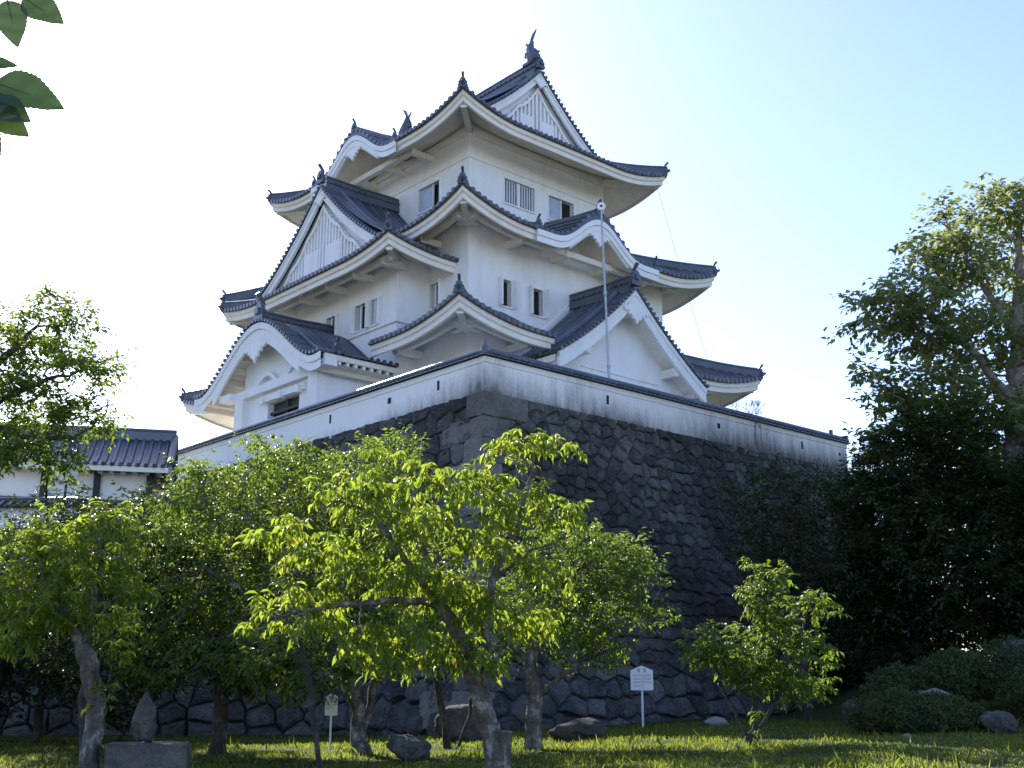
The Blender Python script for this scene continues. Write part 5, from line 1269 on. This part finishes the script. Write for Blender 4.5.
def twiggy():
    base = np.array((9.75, 45.4, 11.0)); rng = random.Random(4)
    t = thing("bare_shrub", tuple(base), "bare twiggy shrub sticking up behind the right end of the parapet", "shrub"); mb = MB()
    def grow(p, d, L, r, k):
        q = p + d * L; mb.tube([p, p + d * L * .5 + Vector((rng.uniform(-.05, .05), 0, 0)), q], [r, r * .8, r * .6], 5, cap=False)
        if k:
            for _ in range(3):
                v = d + Vector((rng.uniform(-.6, .6), rng.uniform(-.4, .4), rng.uniform(-.1, .3))); v.normalize(); grow(q, v, L * .68, r * .6, k - 1)
    for i in range(4): grow(Vector((i * .22 - .4, 0, 0)), Vector((rng.uniform(-.35, .35), 0, 1)).normalized(), .85, .022, 3)
    mb.build("twigs", M_bark_grey, t)
twiggy()

# ------------------------------------------------------------------ stones, monument, signs, post, pole, cable
def rock(label, loc, size, seed, m=None, cat="boulder", name="boulder", rz=0.0, flat=0.35, pointed=0):
    bm = bmesh.new(); bmesh.ops.create_icosphere(bm, subdivisions=4, radius=1); rng = np.random.RandomState(seed); ph = rng.uniform(0, 6, 12)
    planes = [(Vector(unit(rng.normal(size=(1, 3)))[0]), rng.uniform(.62, .92)) for _ in range(9)]
    for v in bm.verts:
        p = v.co.copy()
        for n, d in planes:
            k = p.dot(n)
            if k > d: p -= n * (k - d) * .85
        a = p * (1 + .06 * math.sin(p.x * 5 + ph[0]) * math.sin(p.y * 5 + ph[1]) + .04 * math.sin(p.z * 9 + ph[2] + p.x * 6) + .03 * math.sin(p.x * 17 + ph[3]) * math.sin(p.y * 15 + p.z * 13 + ph[4]) + rng.uniform(-.012, .012))
        if pointed: f = max(.0, (a.z + 1) / 2); a.x *= 1 - pointed * f ** 2.2; a.y *= 1 - pointed * f ** 2.2
        v.co = Vector((a.x * size[0], a.y * size[1], a.z * size[2] + size[2] * (1 - flat)))
    me = bpy.data.meshes.new(name); bm.to_mesh(me); bm.free(); me.polygons.foreach_set("use_smooth", [True] * len(me.polygons)); me.materials.append(m or M_boulder)
    o = bpy.data.objects.new(name, me); C.objects.link(o); o.location = loc; o.rotation_euler = (0, 0, rz); return tag(o, label, cat)
G = lambda x, y, d=0: (x, y, float(gz(x, y)) + d)
rock("rough grey boulder in the shade left of the central tree trunk", G(-1.9, 22.5), (.42, .38, .30), 1)
rock("large sunlit rough boulder between the shaded tree trunks", G(-1.15, 27.6), (.62, .5, .50), 2, M_boulder)
rock("low broad stone on the grass right of the dark forked trunk", G(1.45, 26.2), (.65, .45, .28), 3)
rock("small pale stone lying on the lawn between sign and sapling", G(5.0, 29.4), (.32, .2, .14), 4, M_granite)
rock("pointed grey stone at the foot of the right wall near the bushes", G(9.0, 31.5), (.42, .36, .34), 5)
rock("tiny pale stone on the sunlit grass at lower right", G(7.3, 22.4), (.09, .08, .07), 6, M_granite, "stone", "stone")
rock("long flat pale stone showing above the right azalea bush", (11.75, 27.6, 2.36), (.66, .45, .28), 7, M_granite)
rock("pale stone peeping out over the dark rounded bush", (9.25, 26.3, 1.30), (.40, .34, .24), 8, M_granite)
rock("weathered grey rock at the foot of the right bushes", G(9.95, 24.8), (.42, .36, .28), 9)

def monument():
    z = float(gz(-5.5, 18.8))
    mb = MB(); hx, hy, hz = .62, .55, .62; rng = np.random.RandomState(8)
    bm = bmesh.new(); bmesh.ops.create_cube(bm, size=1); bmesh.ops.scale(bm, vec=(hx * 2, hy * 2, hz), verts=bm.verts); bmesh.ops.bevel(bm, geom=list(bm.edges), offset=.035, segments=2, affect='EDGES')
    bmesh.ops.subdivide_edges(bm, edges=list(bm.edges), cuts=3, use_grid_fill=True)
    for v in bm.verts: v.co += Vector(rng.uniform(-.012, .012, 3)); v.co.z += hz / 2 - .08
    me = bpy.data.meshes.new("stone_pedestal"); bm.to_mesh(me); bm.free(); me.materials.append(M_boulder); o = bpy.data.objects.new("stone_pedestal", me); C.objects.link(o); o.location = (-5.62, 18.8, z); o.rotation_euler = (0, 0, R(14))
    tag(o, "squared granite block pedestal in the left shade under the pointed stone", "pedestal")
    rock("upright pointed memorial stone on the granite block pedestal", (-5.70, 18.8, z + hz - .06), (.26, .22, .42), 12, M_boulder, "monument", "memorial_stone", pointed=.72, flat=.12)
monument()
def sign(label, loc, k, lines, wf=1.0):
    t = thing("information_sign", loc, label, "sign"); mb = MB(); h = 1.55 * k
    mb.tube([(0, .02, -.1), (0, .02, h - .1)], .028 * k, 8); mb.build("sign_post", M_white, t)
    w_, b, s, tp = .29 * k * wf, h - .62 * k, h - .12 * k, h
    mb = MB(); mb.extrude([(-w_, -.02, b), (w_, -.02, b), (w_, -.02, s), (0, -.02, tp), (-w_, -.02, s)], (0, .035, 0)); bd = mb.build("sign_board", M_white, t)
    # rows of small writing, too small to read in the photograph, and two larger characters as heading
    rng = random.Random(3); mb = MB(); Y = -.0225
    def stroke(x0, z0, x1, z1, th): mb.beam((x0, Y, z0), (x1, Y, z1), .003, th, (0, 1, 0)) if False else mb.box(((x0 + x1) / 2, Y, (z0 + z1) / 2), max(th, abs(x1 - x0)), .004, max(th, abs(z1 - z0)))
    for cx in (-.075 * k * wf, .075 * k * wf):
        cz = s - .0 * k; q = .045 * k; th = .011 * k
        stroke(cx - q, cz + q * .7, cx + q, cz + q * .7, th); stroke(cx, cz + q, cx, cz - q, th); stroke(cx - q * .8, cz - q * .9, cx + q * .8, cz - q * .9, th); stroke(cx - q * .7, cz, cx + q * .7, cz, th)
    mb.build("sign_heading", M_ink, bd); mb = MB()
    for i in range(lines):
        z = s - (.13 + .085 * i) * k; x = -w_ * .8; end = w_ * (.8 if i < lines - 1 else .1)
        while x < end:
            g = .032 * k; th = .006 * k
            stroke(x, z + g * .5, x + g, z + g * .5, th); stroke(x + g * rng.uniform(.2, .8), z + g * .6, x + g * .5, z - g * .6, th)
            if rng.random() < .7: stroke(x, z - g * .4, x + g, z - g * .4, th)
            x += g * 1.5
    mb.build("sign_text", M_ink, bd)
    return t
sign("white house-shaped information sign on a post before the right wall, fully visible", G(3.36, 31), 1.0, 4)
s2 = sign("small white notice board on a post in the shade behind the thin sapling", G(-4.05, 27), .78, 3, .62)
def post():
    o = Vector(G(-6.3, 26.4)); mb = MB(); mb.box((0, 0, 1.0), .12, .12, 2.0); mb.add([(-.06, -.06, 2.0), (.06, -.06, 2.0), (.06, .06, 2.0), (-.06, .06, 2.0), (0, 0, 2.1)], [(0, 1, 4), (1, 2, 4), (2, 3, 4), (3, 0, 4)])
    p = mb.build("wooden_post", M_white); p.location = o; tag(p, "narrow white square post among the shaded trunks on the left", "post")
post()
def notice():
    t = thing("notice_board", (-12.9, 33.2, 6.55), "small pale board on a post in front of the gatehouse by the pine", "sign"); mb = MB()
    mb.tube([(0, 0, -.2), (0, 0, 1.5)], .04, 6); mb.build("sign_post", M_dark, t); mb = MB(); mb.box((0, -.05, 1.25), .66, .05, .75); mb.build("sign_board", M_white, t)
notice()
def pole():
    p = Vector((3.75, 42.6, 10.9)); t = thing("metal_pole", p, "slim grey metal pole topped by a round white disc before the right gable", "pole")
    top = Vector((-.22, 0, 9.2)); mb = MB(); mb.tube([(0, 0, 0), top * .25, top * .5, top], [.055, .055, .045, .035], 8); mb.build("pole_shaft", M_metal, t)
    mb = MB()
    for f in (.3, .62): mb.tube([top * f - Vector((0, 0, .06)), top * f + Vector((0, 0, .06))], .075, 8)
    mb.build("pole_collar", M_metal, t)
    mb = MB(); c = top + Vector((0, -.02, .12)); mb.tube([c + Vector((0, -.06, 0)), c + Vector((0, .06, 0))], [.17, .17], 16); d = mb.build("round_disc", M_white, t)
    mb = MB()
    for i in range(3): mb.tube([c + Vector((0, -.062, 0)), c + Vector((0, -.072, 0))], [.05, .05], 10)
    mb.build("disc_boss", M_metal, d); mb = MB(); mb.tube([c + Vector((0, 0, .15)), c + Vector((0, 0, .36))], [.05, .015], 7); mb.build("pole_spike", M_dark, t)
pole()
def cable():
    pts = []
    Rk = Matrix.Rotation(R(41.62094), 3, 'Z'); W = lambda q: Rk @ Vector((q[0] * KS, q[1] * KS, 0)) + Vector((KB[0], KB[1], (q[2] - 1.6) * KS + 1.6))
    a, b = W((11.3, .1, 24.4)), W((14.6, -1.5, 11.0)); mid = [a + (b - a) * f + Vector((0, 0, -.35 * math.sin(math.pi * f))) for f in (i / 12 for i in range(13))]
    mb = MB(); mb.tube([p - a for p in mid], .010, 5); o = mb.build("lightning_cable", M_rubber); o.location = a
    tag(o, "thin lightning cable hanging from the top right eave down past the lower roofs", "cable")
cable()

# ------------------------------------------------------------------ lawn
def grass():
    rng = np.random.RandomState(2); n = 120000
    y = rng.uniform(15.5, 33, n); x = rng.uniform(-.52, .52, n) * y
    dens = .5 + .5 * np.sin(x * 1.7 + np.sin(y * 2.1)) * np.sin(y * 1.9 + 1.3 * np.sin(x)); k = rng.uniform(0, 1, n) < .12 + .88 * dens ** .8
    x, y = x[k], y[k]; n = len(x)
    pos = np.stack([x, y, gz(x, y) - .01], 1); ax = rng.normal(0, .42, (n, 3)); ax[:, 2] = 1; nm = rng.normal(0, 1, (n, 3)); nm[:, 2] *= .3
    ln = rng.uniform(.03, .10, n) * (.6 + .8 * dens[k]) * (1 + 1.8 * (rng.uniform(0, 1, n) > .985)); V, F = leaf_mesh(pos, ax, nm, ln, np.full(n, .016), False)
    o = fast_mesh("grass", V, F, M_grass, None); tag(o, "short lawn grass in front of the stone base", "grass", kind="stuff")
grass()

for o in bpy.data.objects:
    if o.parent is None and o.get('category') and not o.get('group'):
        g = {'cherry_tree': 'cherry trees on the lawn', 'evergreen_tree': 'dark evergreens round the stone base', 'azalea_bush': 'azalea bushes at the right', 'boulder': 'stones lying on the lawn', 'information_sign': 'small white signs on posts'}.get(o.name.split('.')[0])
        if g: o['group'] = g
